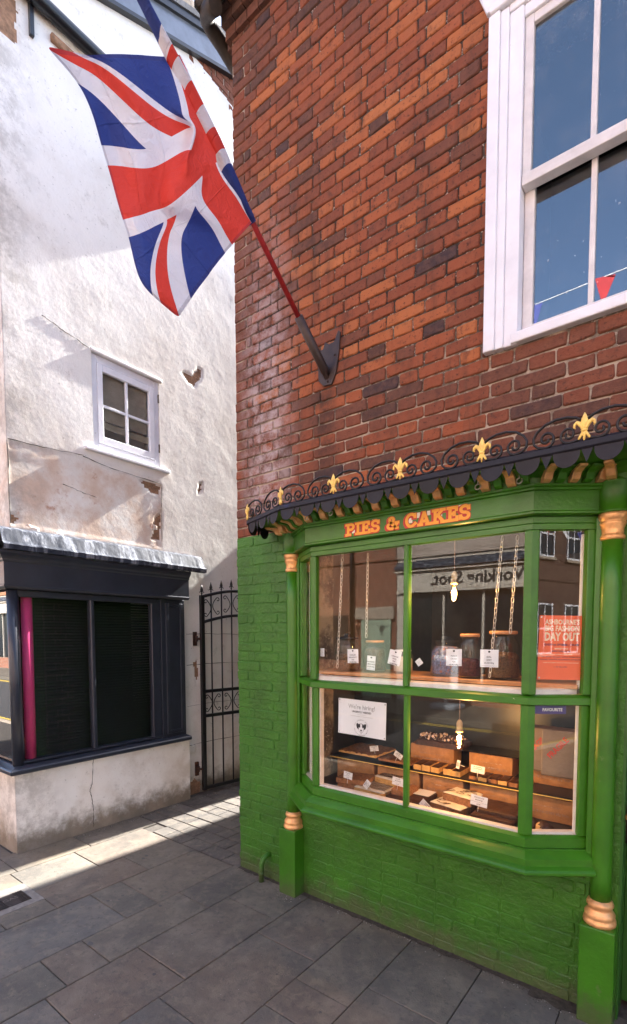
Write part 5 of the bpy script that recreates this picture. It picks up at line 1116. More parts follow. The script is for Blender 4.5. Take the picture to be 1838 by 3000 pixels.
# chains
def link_mesh():
    b = MB(); pts = []
    for i in range(16):
        a = 2*math.pi*i/16; pts.append((.0062*math.cos(a), 0, .0145*math.copysign(abs(math.sin(a))**.6, math.sin(a))))
    b.tube(pts, .0016, 5, closed=True); me = b.mesh('link'); me.materials.append(M_chain); return me
ml = link_mesh()
def chain(a, b, label):
    A, B = Vector(a), Vector(b); t = thing('chain', label, 'chain', b, 'chains hanging in the bay window')
    n = int((A-B).length/.0245); d = (B-A).normalized()
    q = Vector((0, 0, -1)).rotation_difference(d)
    for i in range(n):
        p = A+d*(.0245*(i+.5)); e = (q @ Matrix.Rotation(R(70 if i % 2 else -15), 3, 'Z').to_quaternion()).to_euler(); inst('link', ml, t, p, e)
chain((.985, -.06, 2.23), (.945, -.06, 1.53), 'leftmost steel chain hanging in the bay window before the tea jar')
chain((1.145, -.03, 2.22), (1.135, -.03, 1.73), 'steel chain hanging above the raspberry lemonade card')
chain((1.93, -.06, 2.22), (1.88, -.06, 1.52), 'steel chain hanging in front of the grey tea card')
chain((1.995, -.04, 2.22), (1.97, -.04, 1.74), 'rightmost steel chain hanging beside the corner post')
# filament lamps
def lamp(x, y, z, cord_top, label):
    t = thing('pendant_lamp', label, 'lamp', (x, y, z), 'filament lamps in the bay window')
    MB().tube([(x, y, z+.15), (x, y, cord_top)], .0025, 6).build('cord', M_plank, t)
    MB().lathe((x, y, z+.095), [(.017, 0), (.019, .008), (.019, .012), (.015, .014), (.0155, .05), (.01, .062), (.005, .068)], 16).build('lamp_holder', mat('lampholder', (.55, .4, .24), .5), t)
    MB().lathe((x, y, z), [(.004, 0), (.014, .005), (.022, .018), (.0255, .034), (.024, .05), (.019, .072), (.014, .09), (.013, .096)], 20).build('bulb', M_amber, t)
    f = MB()
    for s in (-1, 1):
        f.tube([(x+s*.004, y, z+.08), (x+s*.009, y, z+.03), (x+s*.003, y+.004, z+.075), (x+s*.002, y-.005, z+.028)], .0011, 5)
    f.build('filament', M_filament, t)
    ld = bpy.data.lights.new('bulb_light', 'POINT'); ld.energy = 2.0; ld.color = (1, .62, .3); ld.shadow_soft_size = .02
    lo = bpy.data.objects.new('bulb_light', ld); COL.objects.link(lo); lo.parent = t; lo.location = (0, 0, .05)
lamp(1.672, -.02, 1.915, 2.5, 'lit filament bulb in the upper pane above the jars')
lamp(1.705, .0, 1.135, 1.43, 'lit filament bulb in the lower pane above the cakes')

# cards and notices
UX, UZ = Vector((1, 0, 0)), Vector((0, 0, 1))
def card(c, wd, h, rot, lines, label, cat='card', group=None, y=None, matl=None, ux=None, name='price_card', rule=True, ink=None, tilt=0., ident=True):
    ux = Vector(ux or (1, 0, 0)).normalized(); nn = Vector((ux.y, -ux.x, 0))
    u = ux*math.cos(R(rot))+UZ*math.sin(R(rot)); v = UZ*math.cos(R(rot))-ux*math.sin(R(rot))
    v = (v*math.cos(R(tilt))-nn*math.sin(R(tilt))); nn = u.cross(v)
    c = Vector(c)
    b = MB(); b.extr([(-wd/2, -h/2), (wd/2, -h/2), (wd/2, h/2), (-wd/2, h/2)], c, u, v, nn*-.0006)
    o = b.build(name, matl or M_paper); tag(o, label, cat, group)
    bm = bmesh.new(); bm.from_mesh(o.data); bmesh.ops.recalc_face_normals(bm, faces=bm.faces); bm.to_mesh(o.data); bm.free()
    for (t, sz, dv, bold, ik) in lines:
        text_on('lettering', t, c+v*dv*h+nn*.0003, u, v, sz, ik or ink or M_ink, o, bold)
    return o, c, u, v, nn
GT = 'tea cards taped inside the bay window'
Yg = -.150
def tea(c, rot, lines, label, wd=.074, h=.08):
    n = len(lines); L = [(t, .0105, .08-.17*i, .01, None) for i, t in enumerate(lines)]
    o, cc, u, v, nn = card((c[0], Yg, c[1]), wd, h, rot, L, label, 'card', GT, name='tea_card')
    b = MB(); b.extr([(.006*math.cos(R(a)), .0045*math.sin(R(a))) for a in range(0, 360, 40)], cc+v*h*.38+nn*.0003, u, v, nn*.0003); b.build('emblem', M_ink, o)
    b = MB(); b.extr([(-wd*.45, -.0004), (wd*.45, -.0004), (wd*.45, .0004), (-wd*.45, .0004)], cc-v*h*.42+nn*.0003, u, v, nn*.0003); b.build('rule', M_ink, o)
tea((1.122, 1.624), 2, ['ENGLISH', 'BREAKFAST', 'TEA', '£4.00/100g'], 'white card reading english breakfast tea')
tea((1.245, 1.589), -4, ['RASPBERRY', 'LEMONADE', '£6.00/100g'], 'narrow white card reading raspberry lemonade', .055, .08)
tea((1.395, 1.623), -12, ['ORANGE', 'SPICE', 'TEA', '£6.00/100g'], 'tilted white card reading orange spice tea by the mullion')
tea((1.731, 1.634), 0, ['PEACH', 'CRUSH', 'TEA', '£6.00/100g'], 'white card reading peach crush tea under the upper bulb', .082, .084)
tea((1.908, 1.634), 0, ['EARL', 'GREY', '£6.00/100g'], 'white card reading earl grey behind a chain', .088, .084)
card((1.53, -.13, 1.602), .034, .034, 38, [('TEA', .006, 0, 0, M_ginkk)], 'small blank white card turned on its corner beside the mullion', 'card', name='tea_card')
card((.885, -.13, 1.64), .03, .05, 0, [('TEA', .006, 0, 0, M_ginkk)], 'little white card at the left edge of the upper left pane', 'card', name='tea_card')
# hiring notice
o, c, u, v, nn = card((1.175, -.139, 1.268), .325, .208, -1, [("We're hiring!", .034, .30, .018, M_ginkk), ('URGENTLY NEEDED', .0145, .165, .03, M_ink), ('Full time or part time', .006, .095, 0, M_ginkk), ('A pair of enthusiastic shopper / team members to help our friends', .0056, .045, .0, M_ink)], 'white notice reading we are hiring with a dog logo', 'notice', name='hiring_notice')
def disc(name, pts, off, matl, par, k): MB().extr(pts, c+u*off[0]+v*off[1]+nn*.0003*k, u, v, nn*.0002).build(name, matl, par)
E0 = (.0, -.055)
def ell(cx, cy, rx, ry, rot=0, n=14): return [(cx+rx*math.cos(a)*math.cos(rot)-ry*math.sin(a)*math.sin(rot), cy+rx*math.cos(a)*math.sin(rot)+ry*math.sin(a)*math.cos(rot)) for a in [2*math.pi*i/n for i in range(n)]]
disc('logo_ear', ell(-.024, .008, .009, .018, .25), E0, M_ink, o, 1); disc('logo_ear', ell(.024, .008, .009, .018, -.25), E0, M_ink, o, 1)
disc('logo_face', ell(0, -.002, .019, .027), E0, M_ink, o, 2); disc('logo_face', ell(0, -.003, .017, .025), E0, M_paper, o, 3); disc('logo_blaze', ell(-.012, .011, .006, .012, .1), E0, M_ink, o, 4); disc('logo_blaze', ell(.012, .011, .006, .012, -.1), E0, M_ink, o, 4); disc('logo_nose', ell(0, -.015, .006, .005), E0, M_ink, o, 4); disc('logo_mouth', ell(0, -.029, .005, .008), E0, M_ink, o, 4); disc('logo_mouth', ell(0, -.029, .0038, .0066), E0, M_paper, o, 5)
def circ_text(s, rad, a0, a1, size, flip):
    for i, ch in enumerate(s):
        if ch == ' ': continue
        a = R(a0+(a1-a0)*i/(len(s)-1)); p = c+u*(E0[0]+rad*math.cos(a))+v*(E0[1]+rad*math.sin(a))+nn*.0003
        tg = (u*math.sin(a)-v*math.cos(a))*(1 if not flip else -1); rd = (u*math.cos(a)+v*math.sin(a))*(1 if not flip else -1)
        text_on('lettering', ch, p, tg, rd, size, M_ink, o)
circ_text('THE CHEDDAR GORGE', .045, 165, 15, .0095, False); circ_text('ENGLISH & CONTINENTAL CHEESES', .046, 190, 350, .0075, True)
for (a, b) in ((-.155, .095), (.155, .095), (-.155, -.095), (.155, -.095)): disc('tape', [(-.004, -.004), (.004, -.004), (.004, .004), (-.004, .004)], (a, b), M_ginkk, o, 1)
# orange event poster on the canted pane
P2, P3 = Vector((PB[2][0], PB[2][1], 0)), Vector((PB[3][0], PB[3][1], 0)); cu_ = (P3-P2).normalized(); cin = Vector((-cu_.y, cu_.x, 0))
cp = P2+cu_*.155+cin*.034+UZ*1.688
PW, PH = .205, .292
o, c, u, v, nn = card(cp, PW, PH, -1, [], 'orange event poster taped inside the right canted pane', 'poster', name='event_poster', matl=M_orange, ux=cu_)
yy = .40
def pl_(t, dv, wd, sz, bold, ik): text_on('lettering', t, c+v*dv*PH+nn*.0004, u, v, sz, ik, o, bold, width=wd)
pl_("ASHBOURNE'S", .395, .155, .031, .035, M_cream); pl_('BIG FASHION', .295, .155, .034, .04, M_cream); pl_('DAY OUT', .165, .155, .05, .045, M_cream)
pl_('SUNDAY 6th SEPTEMBER | 12.30-4PM', .045, .155, .0125, .03, M_navy); pl_('MARKET PLACE', -.015, .06, .0095, .03, M_cream); pl_('RUNWAY SHOWS | 1PM | 3PM', -.055, .08, .0085, .03, M_navy)
pl_('WITH LOOKS FROM LOCAL FAVOURITES', -.105, .1, .0065, .02, M_cream); pl_('COCO · MORTONS · GAGE · JIGGLED · NORRIDGES · PETALENGE · FATFACE', -.145, .175, .0068, .02, M_navy); pl_("YOUNG IDEAS · ODIN & OLIVER · BETTY'S SEWING BOX · FEW TREE VINTAGE", -.185, .19, .0068, .02, M_navy)
pl_('A CELEBRATION OF COMMUNITY, CREATIVITY AND STYLE IN THE HEART OF ASHBOURNE', -.235, .16, .006, .01, M_cream); pl_('C W SELLORS', -.30, .06, .009, .0, M_navy)
for (a, b) in ((-.094, .138), (.094, .138), (-.094, -.138), (.094, -.138)): disc('sticker', ell(0, 0, .004, .004), (a, b), M_steel, o, 2)
# purple sticker strip and fragile tape on parcels at the right
M_purple = mat('purple_sticker', (.04, .025, .18), .4, bump=0)
cp = P2+cu_*.105+cin*.04+UZ*1.405
o, c, u, v, nn = card(cp, .165, .042, 0, [], 'purple strip sticker reading favourite under the middle rail', 'sticker', name='sticker', matl=M_purple, ux=cu_)
text_on('lettering', 'FAVOURITE', c+u*.02-v*.002+nn*.0004, u, v, .02, M_paper, o, .03, width=.09)

# cakes, boxes and trays
def bumpy(name, x0, x1, y0, y1, z0, z1, matl, parent, amp=.006, sc=60, side=None, nxy=16, rot=0.):
    b = MB(); n = nxy; cx, cy = (x0+x1)/2, (y0+y1)/2; vs = []
    def rt_(x, y):
        ca, sa = math.cos(rot), math.sin(rot); return (cx+(x-cx)*ca-(y-cy)*sa, cy+(x-cx)*sa+(y-cy)*ca)
    for i in range(n+1):
        for j in range(n+1):
            x = x0+(x1-x0)*i/n; y = y0+(y1-y0)*j/n; p = rt_(x+.003*nz(x, y, 2, 40), y+.003*nz(x, y, 7, 40)); ed = -.006 if i in (0, n) or j in (0, n) else 0
            vs.append((p[0], p[1], z1+ed+amp*nz(x, y, z1, sc)))
    top_ = [(i*(n+1)+j, (i+1)*(n+1)+j, (i+1)*(n+1)+j+1, i*(n+1)+j+1) for i in range(n) for j in range(n)]
    b.add(vs, top_, 0, True)
    ring = [(i, 0) for i in range(n)]+[(n, j) for j in range(n)]+[(n-i, n) for i in range(n)]+[(0, n-j) for j in range(n)]
    rv = [vs[i*(n+1)+j] for i, j in ring]; k = len(rv)
    b.add(rv+[(p[0], p[1], z0) for p in rv], [(q, k+q, k+(q+1) % k, (q+1) % k)[::-1] for q in range(k)], 1)
    return b.build(name, [matl, side or matl], parent)
def tray(x0, x1, y0, y1, z, lab):
    t = bevel_obj(MB().box(x0, x1, y0, y1, z, z+.008).build('tray', M_tray), .003, 1); return tag(t, lab, 'tray', 'black trays in the cake display')
tray(.80, 1.10, .05, .25, .753, 'black tray at the left end under the nutty loaf slab')
t = thing('traybake', 'dark glazed nutty traybake slab at the left of the front row', 'cake', (.95, .14, .762)); bumpy('topping', .85, 1.06, .05, .21, .80, .835, M_oat, t, .008, 55, M_cake, rot=.25); 
bumpy('sponge', .86, 1.05, .06, .20, .762, .80, M_cake, t, .002, rot=.25)
t = thing('iced_slice', 'pale marbled iced slab beside the nutty traybake', 'cake', (1.12, .12, .756)); bumpy('icing', 1.0, 1.22, .05, .22, .785, .795, M_icing, t, .003, 30, rot=-.08); bumpy('shortbread', 1.0, 1.22, .05, .22, .758, .785, M_short, t, .001, rot=-.08)
for i in range(12):
    yv = .07+.013*i; MB().tube([(1.02+.19*q/8, yv+.006*nz(q, i, 0, .9), .7985+.001*nz(q, i, 1, 1)) for q in range(9)], .0012, 4).build('drizzle', M_choc, t)
t = thing('iced_slice', 'second marbled iced slab stacked behind the first', 'cake', (1.15, .25, .79)); bumpy('icing', 1.06, 1.25, .19, .28, .83, .84, M_icing, t, .004, 30, rot=-.15); bumpy('shortbread', 1.06, 1.25, .19, .28, .76, .83, M_short, t, .001, rot=-.15)
for i in range(9):
    yv = .2+.009*i; MB().tube([(1.08+.15*q/8, yv+.006*nz(q, i, 5, .9), .8435) for q in range(9)], .0012, 4).build('drizzle', M_choc, t)
t = thing('brownie', 'stepped chocolate brownie slabs in front of the mullion', 'cake', (1.33, .12, .754)); bumpy('base_slab', 1.24, 1.47, .03, .25, .755, .792, M_choc, t, .002); bumpy('top_slab', 1.26, 1.37, .06, .2, .793, .83, M_cake, t, .003, rot=.04)
tag(bevel_obj(MB().box(1.36, 1.47, .13, .24, .797, .7985).build('paper_sheet', M_paper), .0005, 1), 'white paper sheet on the brownie slab', 'paper')
t = thing('caramel_slice', 'white iced slice with dark squiggles stacked on crisp base', 'cake', (1.64, .12, .756)); bumpy('base_slab', 1.53, 1.73, .03, .20, .757, .80, M_oat, t, .003, rot=-.2); bumpy('icing', 1.53, 1.73, .03, .20, .801, .808, M_icing, t, .002, rot=-.2)
bumpy('upper_slab', 1.58, 1.76, .09, .22, .809, .85, M_cake, t, .003, rot=-.2); bumpy('upper_icing', 1.58, 1.76, .09, .22, .851, .858, M_icing, t, .002, rot=-.2)
rc = random.Random(5)
for i in range(9):
    cx, cy = rc.uniform(1.6, 1.74), rc.uniform(.10, .20); zz = .862; MB().tube([(cx+.022*math.cos(a*.9+i)*(1+.2*math.sin(a*2)), cy+.014*math.sin(a*.9+i*2), zz) for a in range(9)], .0011, 4).build('drizzle', M_choc, t)
for i in range(6):
    cx, cy = rc.uniform(1.55, 1.64), rc.uniform(.04, .1); MB().tube([(cx+.018*math.cos(a*.9+i), cy+.012*math.sin(a*.9+i*2), .813) for a in range(9)], .0011, 4).build('drizzle', M_choc, t)
t = thing('brownie', 'large dark chocolate brownie slab at the right of the front row', 'cake', (1.87, .13, .754)); bumpy('slab', 1.765, 1.99, .02, .24, .764, .80, M_choc, t, .002); bumpy('slab', 1.785, 1.99, .05, .24, .801, .826, M_choc, t, .002)
tray(1.75, 2.02, .0, .26, .753, 'black tray under the large chocolate brownie')
tray(2.03, 2.24, .02, .24, .753, 'black tray holding the chocolate dipped bun')
def choux(x, y, r_, label):
    t = thing('choux_bun', label, 'bun', (x, y, .762)); b = MB(); n, m2 = 16, 10; vs = []; mi = []
    for i in range(m2+1):
        ph = math.pi*i/m2
        for j in range(n):
            th = 2*math.pi*j/n; rr_ = r_*(1+.08*nz(math.cos(th), math.sin(th), ph, 2.2)+.04*math.cos(8*th)); vs.append((x+rr_*math.sin(ph)*math.cos(th), y+rr_*math.sin(ph)*math.sin(th), .765+r_*.85+rr_*.85*math.cos(ph)))
    b.add(vs, [(i*n+j, (i+1)*n+j, (i+1)*n+(j+1) % n, i*n+(j+1) % n) for i in range(m2) for j in range(n)], 0, True)
    for q, f in enumerate(b.f):
        cx = sum(vs[z_][0] for z_ in f)/4; cz = sum(vs[z_][2] for z_ in f)/4; b.mi[q] = 1 if (cx-x)+.5*(cz-.79) > -.004+.008*math.sin(q*2.2) else 0
    b.build('bun', [M_cream_c, M_choc], t)
choux(2.135, .03, .042, 'bun half dipped in chocolate in the right canted pane'); choux(2.06, .06, .04, 'chocolate dipped bun partly hidden behind the corner post')
# wooden wine boxes as risers
def wbox(x0, x1, y0, y1, z0, z1, lab, txt='WALTER GREGORY & SONS'):
    t = thing('wooden_box', lab, 'box', ((x0+x1)/2, y0, z0), 'pine boxes under the cakes')
    bevel_obj(MB().box(x0, x1, y0, y0+.012, z0, z1).build('front_board', M_wood, t), .0015, 1)
    bevel_obj(MB().box(x0, x0+.012, y0+.0125, y1, z0, z1).box(x1-.012, x1, y0+.0125, y1, z0, z1).box(x0, x1, y1-.012, y1, z0, z1).box(x0+.013, x1-.013, y0+.013, y1-.013, z1-.012, z1-.002).build('box_sides', M_wood, t), .0015, 1)
    zc = (z0+z1)/2
    text_on('lettering', txt, ((x0+x1)/2, y0-.0005, zc-.02), (-1, 0, 0), (0, 0, -1), .02, M_ginkk if 0 else M_plank, t, .01, width=(x1-x0)*.8)
    text_on('lettering', 'ENGLISH CHEESE FACTORS', ((x0+x1)/2, y0-.0005, zc+.012), (-1, 0, 0), (0, 0, -1), .009, M_plank, t, .0, width=(x1-x0)*.55)
for i, (x0, x1, lb_) in enumerate([(.70, 1.0, 'leftmost pine box behind the nutty traybake'), (1.03, 1.33, 'lower pine box behind the marbled iced slab'), (1.36, 1.62, 'lower pine box behind the caramel slice'), (1.66, 1.93, 'lower pine box behind the large brownie slab'), (1.96, 2.22, 'lower pine box behind the choux buns')]):
    wbox(x0, x1, .28, .40, .753, .885, lb_)
s2 = bevel_obj(MB().box(.66, 2.27, .25, .57, .888, .905).build('lower_shelf', M_tray), .003, 1); tag(s2, 'black tray shelf carrying the middle row of cakes', 'shelf')
MB().box(.66, 2.27, .247, .2495, .893, .898).build('shelf_edge', M_gilt, s2)
for i, (x0, x1, lb_) in enumerate([(1.20, 1.50, 'upper pine box under the marshmallow rocky road'), (1.60, 1.86, 'upper pine box right of the lower bulb'), (1.92, 2.20, 'upper pine box seen in the right canted pane')]):
    wbox(x0, x1, .42, .55, .906, 1.03, lb_)
t = thing('cornflake_tart', 'brown cornflake tart slab on the middle shelf at left', 'cake', (.9, .4, .906)); bumpy('topping', .72, 1.02, .27, .54, .93, .95, M_oat, t, .012, 70, M_short); 
t = thing('granola_slice', 'brown granola slice beside the cornflake tart', 'cake', (1.12, .4, .906)); bumpy('topping', 1.04, 1.28, .27, .40, .92, .94, M_oat, t, .011, 80, M_cake)
t = thing('shortbread_slice', 'chocolate topped shortbread bars along the middle shelf', 'cake', (1.5, .3, .906))
for i, x0 in enumerate([1.30, 1.36, 1.42, 1.50, 1.555]): bumpy('bar', x0, x0+.052, .262, .40, .907, .945+(.004 if i % 2 else 0), M_choc, t, .003, 50, M_short, 6, rc.uniform(-.03, .03))
t = thing('billionaire_shortbread', 'billionaire shortbread bars behind their price card', 'cake', (1.75, .3, .906))
for i in range(6): bumpy('bar', 1.66+.056*i, 1.708+.056*i, .262, .39, .907, .935, M_choc, t, .003, 50, M_short if i % 2 else M_cake, 6, rc.uniform(-.05, .05))
t = thing('rocky_road', 'marshmallow rocky road piled on a black tray by the lower bulb', 'cake', (1.42, .45, 1.04))
bumpy('base_slab', 1.25, 1.56, .40, .56, 1.032, 1.07, M_choc, t, .006)
lump = MB(); n = 6
ic = bmesh.new(); bmesh.ops.create_icosphere(ic, subdivisions=1, radius=.013); lv = [v.co.copy() for v in ic.verts]; lf = [tuple(v.index for v in f.verts) for f in ic.faces]; ic.free()
def lmesh(nm, matl):
    b = MB(); b.add([v*(1+.15*nz(v.x*90, v.y*90, v.z*90, 1)) for v in lv], lf, 0, True); me = b.mesh(nm); me.materials.append(matl); return me
lm1, lm2 = lmesh('marshmallow', M_marsh), lmesh('chocolate_lump', M_choc)
for i in range(110):
    x, y = rc.uniform(1.26, 1.55), rc.uniform(.405, .55); m1 = rc.random() < .5
    inst('marshmallow' if m1 else 'chocolate_lump', lm1 if m1 else lm2, t, (x, y, 1.075+rc.uniform(0, .025)), (rc.random()*3, rc.random()*3, 0), (rc.uniform(.5, .95),)*3)
tray(1.56, 1.90, .40, .57, 1.032, 'black tray on the upper right pine box')
tray(1.2, 1.56, .39, .575, 1.03, 'black tray under the rocky road') if False else None
# parcels in the corner
for i, (x, y, z, a) in enumerate([(2.16, .2, 1.15, .3), (2.02, .38, 1.12, -.4)]):
    b = MB().box(x-.08, x+.08, y-.05, y+.05, z-.12, z+.12); o = b.build('parcel', mat('brown_paper%d' % i, (.18, .14, .11), .6, bump=.5)); bevel_obj(o, .008, 2)
    tag(o, ['brown wrapped parcel with fragile tape in the right pane', 'brown wrapped parcel half hidden by the corner post'][i], 'parcel')
    text_on('lettering', 'FRAGILE', (x, y-.0508, z+.03), (math.cos(.9), 0, math.sin(.9)), (-math.sin(.9), 0, math.cos(.9)), .04, M_letred, o, .02, width=.13)
# price cards
GP = 'price cards standing in the cakes'
def price(c, rot, a, b, pr, lab, wd=.07, h=.042, stick=True):
    o, cc, u, v, nn = card(c, wd, h, rot, [(a, .0088, .3, .01, None), (b, .0088, .06, .01, None), (pr, .0088, -.34, .01, None)], lab, 'price card', GP)
    MB().extr([(-wd/2, -.0003), (wd/2, -.0003), (wd/2, .0003), (-wd/2, .0003)], cc-v*h*.14+nn*.0003, u, v, nn*.0003).build('rule', M_ink, o)
    if stick: MB().tube([cc-v*h*.5, cc-v*(h*.5+.03)], .0012, 5).build('stick', M_paper, o)
price((.99, .30, .985), 12, 'CORNFLAKE', 'TART', '£2.45', 'price card reading cornflake tart', .068, .036); price((1.19, .27, .975), -28, 'SUPER', 'GRANOLA', '£2.45', 'tilted price card reading super granola', .062, .036)
price((.965, .03, .86), -6, 'BLONDIE', 'SLICE', '£3.45', 'price card standing over the nutty traybake', .066, .045)
price((1.10, .04, .825), 55, 'MARBLE', 'SLICE', '£2.95', 'steeply tilted price card on the marbled iced slab', .056, .036); price((1.305, .06, .875), -6, 'SALTED', 'BROWNIE', '£2.95', 'price card in front of the mullion above the stepped brownie', .075, .048)
price((1.735, .20, .99), -3, 'BILLIONAIRE', 'SHORTBREAD', '£2.95', 'price card reading billionaire shortbread', .078, .042); price((1.81, .02, .874), -5, 'CHOCOLATE', 'BROWNIE', '£2.95', 'price card reading chocolate brownie', .09, .056)
price((1.53, -.02, .793), -38, 'CARAMEL', 'BUBBLES', '£2.95', 'price card reading caramel bubbles lying at the window bottom', .085, .044); price((1.62, .2, 1.0), 80, 'SHORT', 'BREAD', '£2.95', 'price card turned edgewise below the lower bulb', .05, .02)

# ------------------------------------------------------------------ small street things
op = MB(); op.tube([(.30, .03, .175), (.30, -.02, .178), (.295, -.05, .165), (.29, -.065, .13), (.288, -.068, .0)], .019, 12); op.lathe((.288, -.068, .055), [(.0195, 0), (.022, .004), (.022, .014), (.0195, .018)], 12)
tag(op.build('overflow_pipe', M_greenw), 'short green painted overflow pipe curving from the wall foot', 'pipe')
gc = thing('gas_cover', 'small iron gas cover set in concrete in the pavement', 'cover', (-.85, -1.22, .0))
M_conc = mat('concrete', (.2, .185, .17), .9, var=.25, vs=30, bump=.8, bs=120)
MB().box(-1.02, -.69, -1.40, -1.10, -.01, .0045).build('surround', M_conc, gc)
M_castiron = mat('cast_iron', (.05, .04, .036), .55, .4, var=.3, vs=30, bump=.4)
bevel_obj(MB().box(-.925, -.755, -1.345, -1.15, .0, .008).build('lid', M_castiron, gc), .002, 1)
rib = MB()
for i in range(8):
    x = -.915+i*.0215
    for (ya, yb) in ((-1.34, -1.285), (-1.21, -1.155)): rib.box(x, x+.004, ya, yb, .008, .0115)
for i in range(4):
    for y0 in (-1.335, -1.205): rib.box(-.92, -.76, y0+i*.0145, y0+i*.0145+.004, .008, .0117)
rib.build('grid', M_castiron, gc); text_on('lettering', 'GAS', (-.84, -1.247, .009), (0, 1, 0), (-1, 0, 0), .05, mat('worn_iron', (.14, .12, .11), .4, .5), gc, .02, thick=.003)
# grit, chips and leaf litter along the foot of the wall: far too many to count
gr = MB(); rg = random.Random(9)
def chip(x, y, s, mi):
    a = rg.random()*6.28; h = s*rg.uniform(.15, .5)
    gr.add([(x+s*math.cos(a), y+s*math.sin(a), .001), (x+s*.8*math.cos(a+2.1), y+s*.8*math.sin(a+2.1), .001), (x+s*.7*math.cos(a+4.2), y+s*.7*math.sin(a+4.2), .001), (x+s*.2, y, h)], [(0, 1, 3), (1, 2, 3), (2, 0, 3)], mi)
for i in range(1500):
    x = rg.uniform(.0, 2.45); dep = .10 if .42 < x < .7 else (.12 if 2.1 < x else .05); y = -abs(rg.gauss(0, dep*.45))-.004
    if .478 < x < .63 and y > -.1: y -= .1
    chip(x, y, rg.uniform(.0015, .006), 0 if rg.random() < .8 else 1)
for i in range(500): chip(rg.uniform(-1.6, -1.4)+.0, rg.uniform(-.9, 1.3), rg.uniform(.001, .005), 0 if rg.random() < .75 else 1) if 0 else chip(-1.53+abs(rg.gauss(0, .03)), rg.uniform(-.9, 1.3), rg.uniform(.001, .006), 0 if rg.random() < .7 else 1)
for i in range(420): chip(rg.uniform(-1.5, 2.4), rg.uniform(-1.6, .6), rg.uniform(.001, .0035), rg.choice((0, 0, 1)))
tag(gr.build('grit', [M_dirt, mat('pale_chips', (.5, .47, .43), .9, bump=0)]), 'scattered grit and leaf litter along the wall foot', 'grit', kind='stuff')
dm = MB(); n = 60
for (xa, xb, dp) in ((0, .48, .045), (.63, 2.2, .05), (2.1, 2.33, .12)):
    vs = []
    for i in range(n+1):
        x = xa+(xb-xa)*i/n; vs += [(x, .01, .0035), (x, -dp*(.45+.55*abs(nz(x, 0, dp, 11)))-.004, .0022)]
    dm.add(vs, [(2*i, 2*i+1, 2*i+3, 2*i+2) for i in range(n)])
tag(dm.build('soil_strip', M_dirt, pave))
gum = MB()
for (x, y, r_) in ((.02, -1.16, .02), (-.33, -.86, .013), (-.72, -.33, .016), (-.70, -.37, .014), (-.6, -1.0, .008), (.9, -.55, .007), (1.2, -.2, .012), (.4, -.75, .006))+tuple((rg.uniform(-.8, 2.0), rg.uniform(-1.5, -.1), rg.uniform(.004, .012)) for _ in range(26)):
    gum.add([(x+r_*(1+.25*math.sin(3*a+x*9))*math.cos(a), y+r_*.8*math.sin(a), .0035) for a in [2*math.pi*i/12 for i in range(12)]], [tuple(range(12))])
tag(gum.build('gum_spots', mat('gum', (.09, .085, .08), .8, bump=0), pave), kind='stuff')

# ------------------------------------------------------------------ unseen block added down the alley to shade the wall foot
nb = thing('alley_shade_block', 'unseen brick block added down the alley to cast shade', 'building', (-1.2, 5, 0))
MB().box(-1.64, -1.09, 4.0, 7.8, -.1, 4.4).build('wall', M_fbrick, nb)
MB().prism([(-1.66, 4.401), (-1.07, 4.401), (-1.07, 4.43), (-1.66, 4.75)], 3.97, 7.85, 'y').build('roof', M_roof, nb)

# ------------------------------------------------------------------ the other side of the street (seen in the glass)
YF = -9.6
def far_window(par, x0, x1, z0, z1, y, panes=2, frame=None):
    f = MB(); t = .07; fr = frame or M_white
    f.box(x0, x0+t, y-.02, y+.05, z0, z1); f.box(x1-t, x1, y-.02, y+.05, z0, z1); f.box(x0+t, x1-t, y-.02, y+.049, z1-t, z1); f.box(x0+t, x1-t, y-.02, y+.049, z0, z0+t); f.box(x0+t, x1-t, y-.02, y+.045, (z0+z1)/2-.03, (z0+z1)/2+.03)
    for i in range(1, panes): xm = x0+(x1-x0)*i/panes; f.box(xm-.02, xm+.02, y-.02, y+.04, z0+t, (z0+z1)/2-.03); f.box(xm-.02, xm+.02, y-.02, y+.04, (z0+z1)/2+.03, z1-t)
    o = f.build('window', fr, par)
    MB().box(x0+t, x1-t, y+.005, y+.012, z0+t, z1-t).build('pane', M_farglass, o); MB().box(x0-.08, x1+.08, y, y+.1, z0-.09, z0-.002).build('sill', M_stone, o)
M_farglass = mat('far_glass', (.02, .024, .028), .05, bump=0)
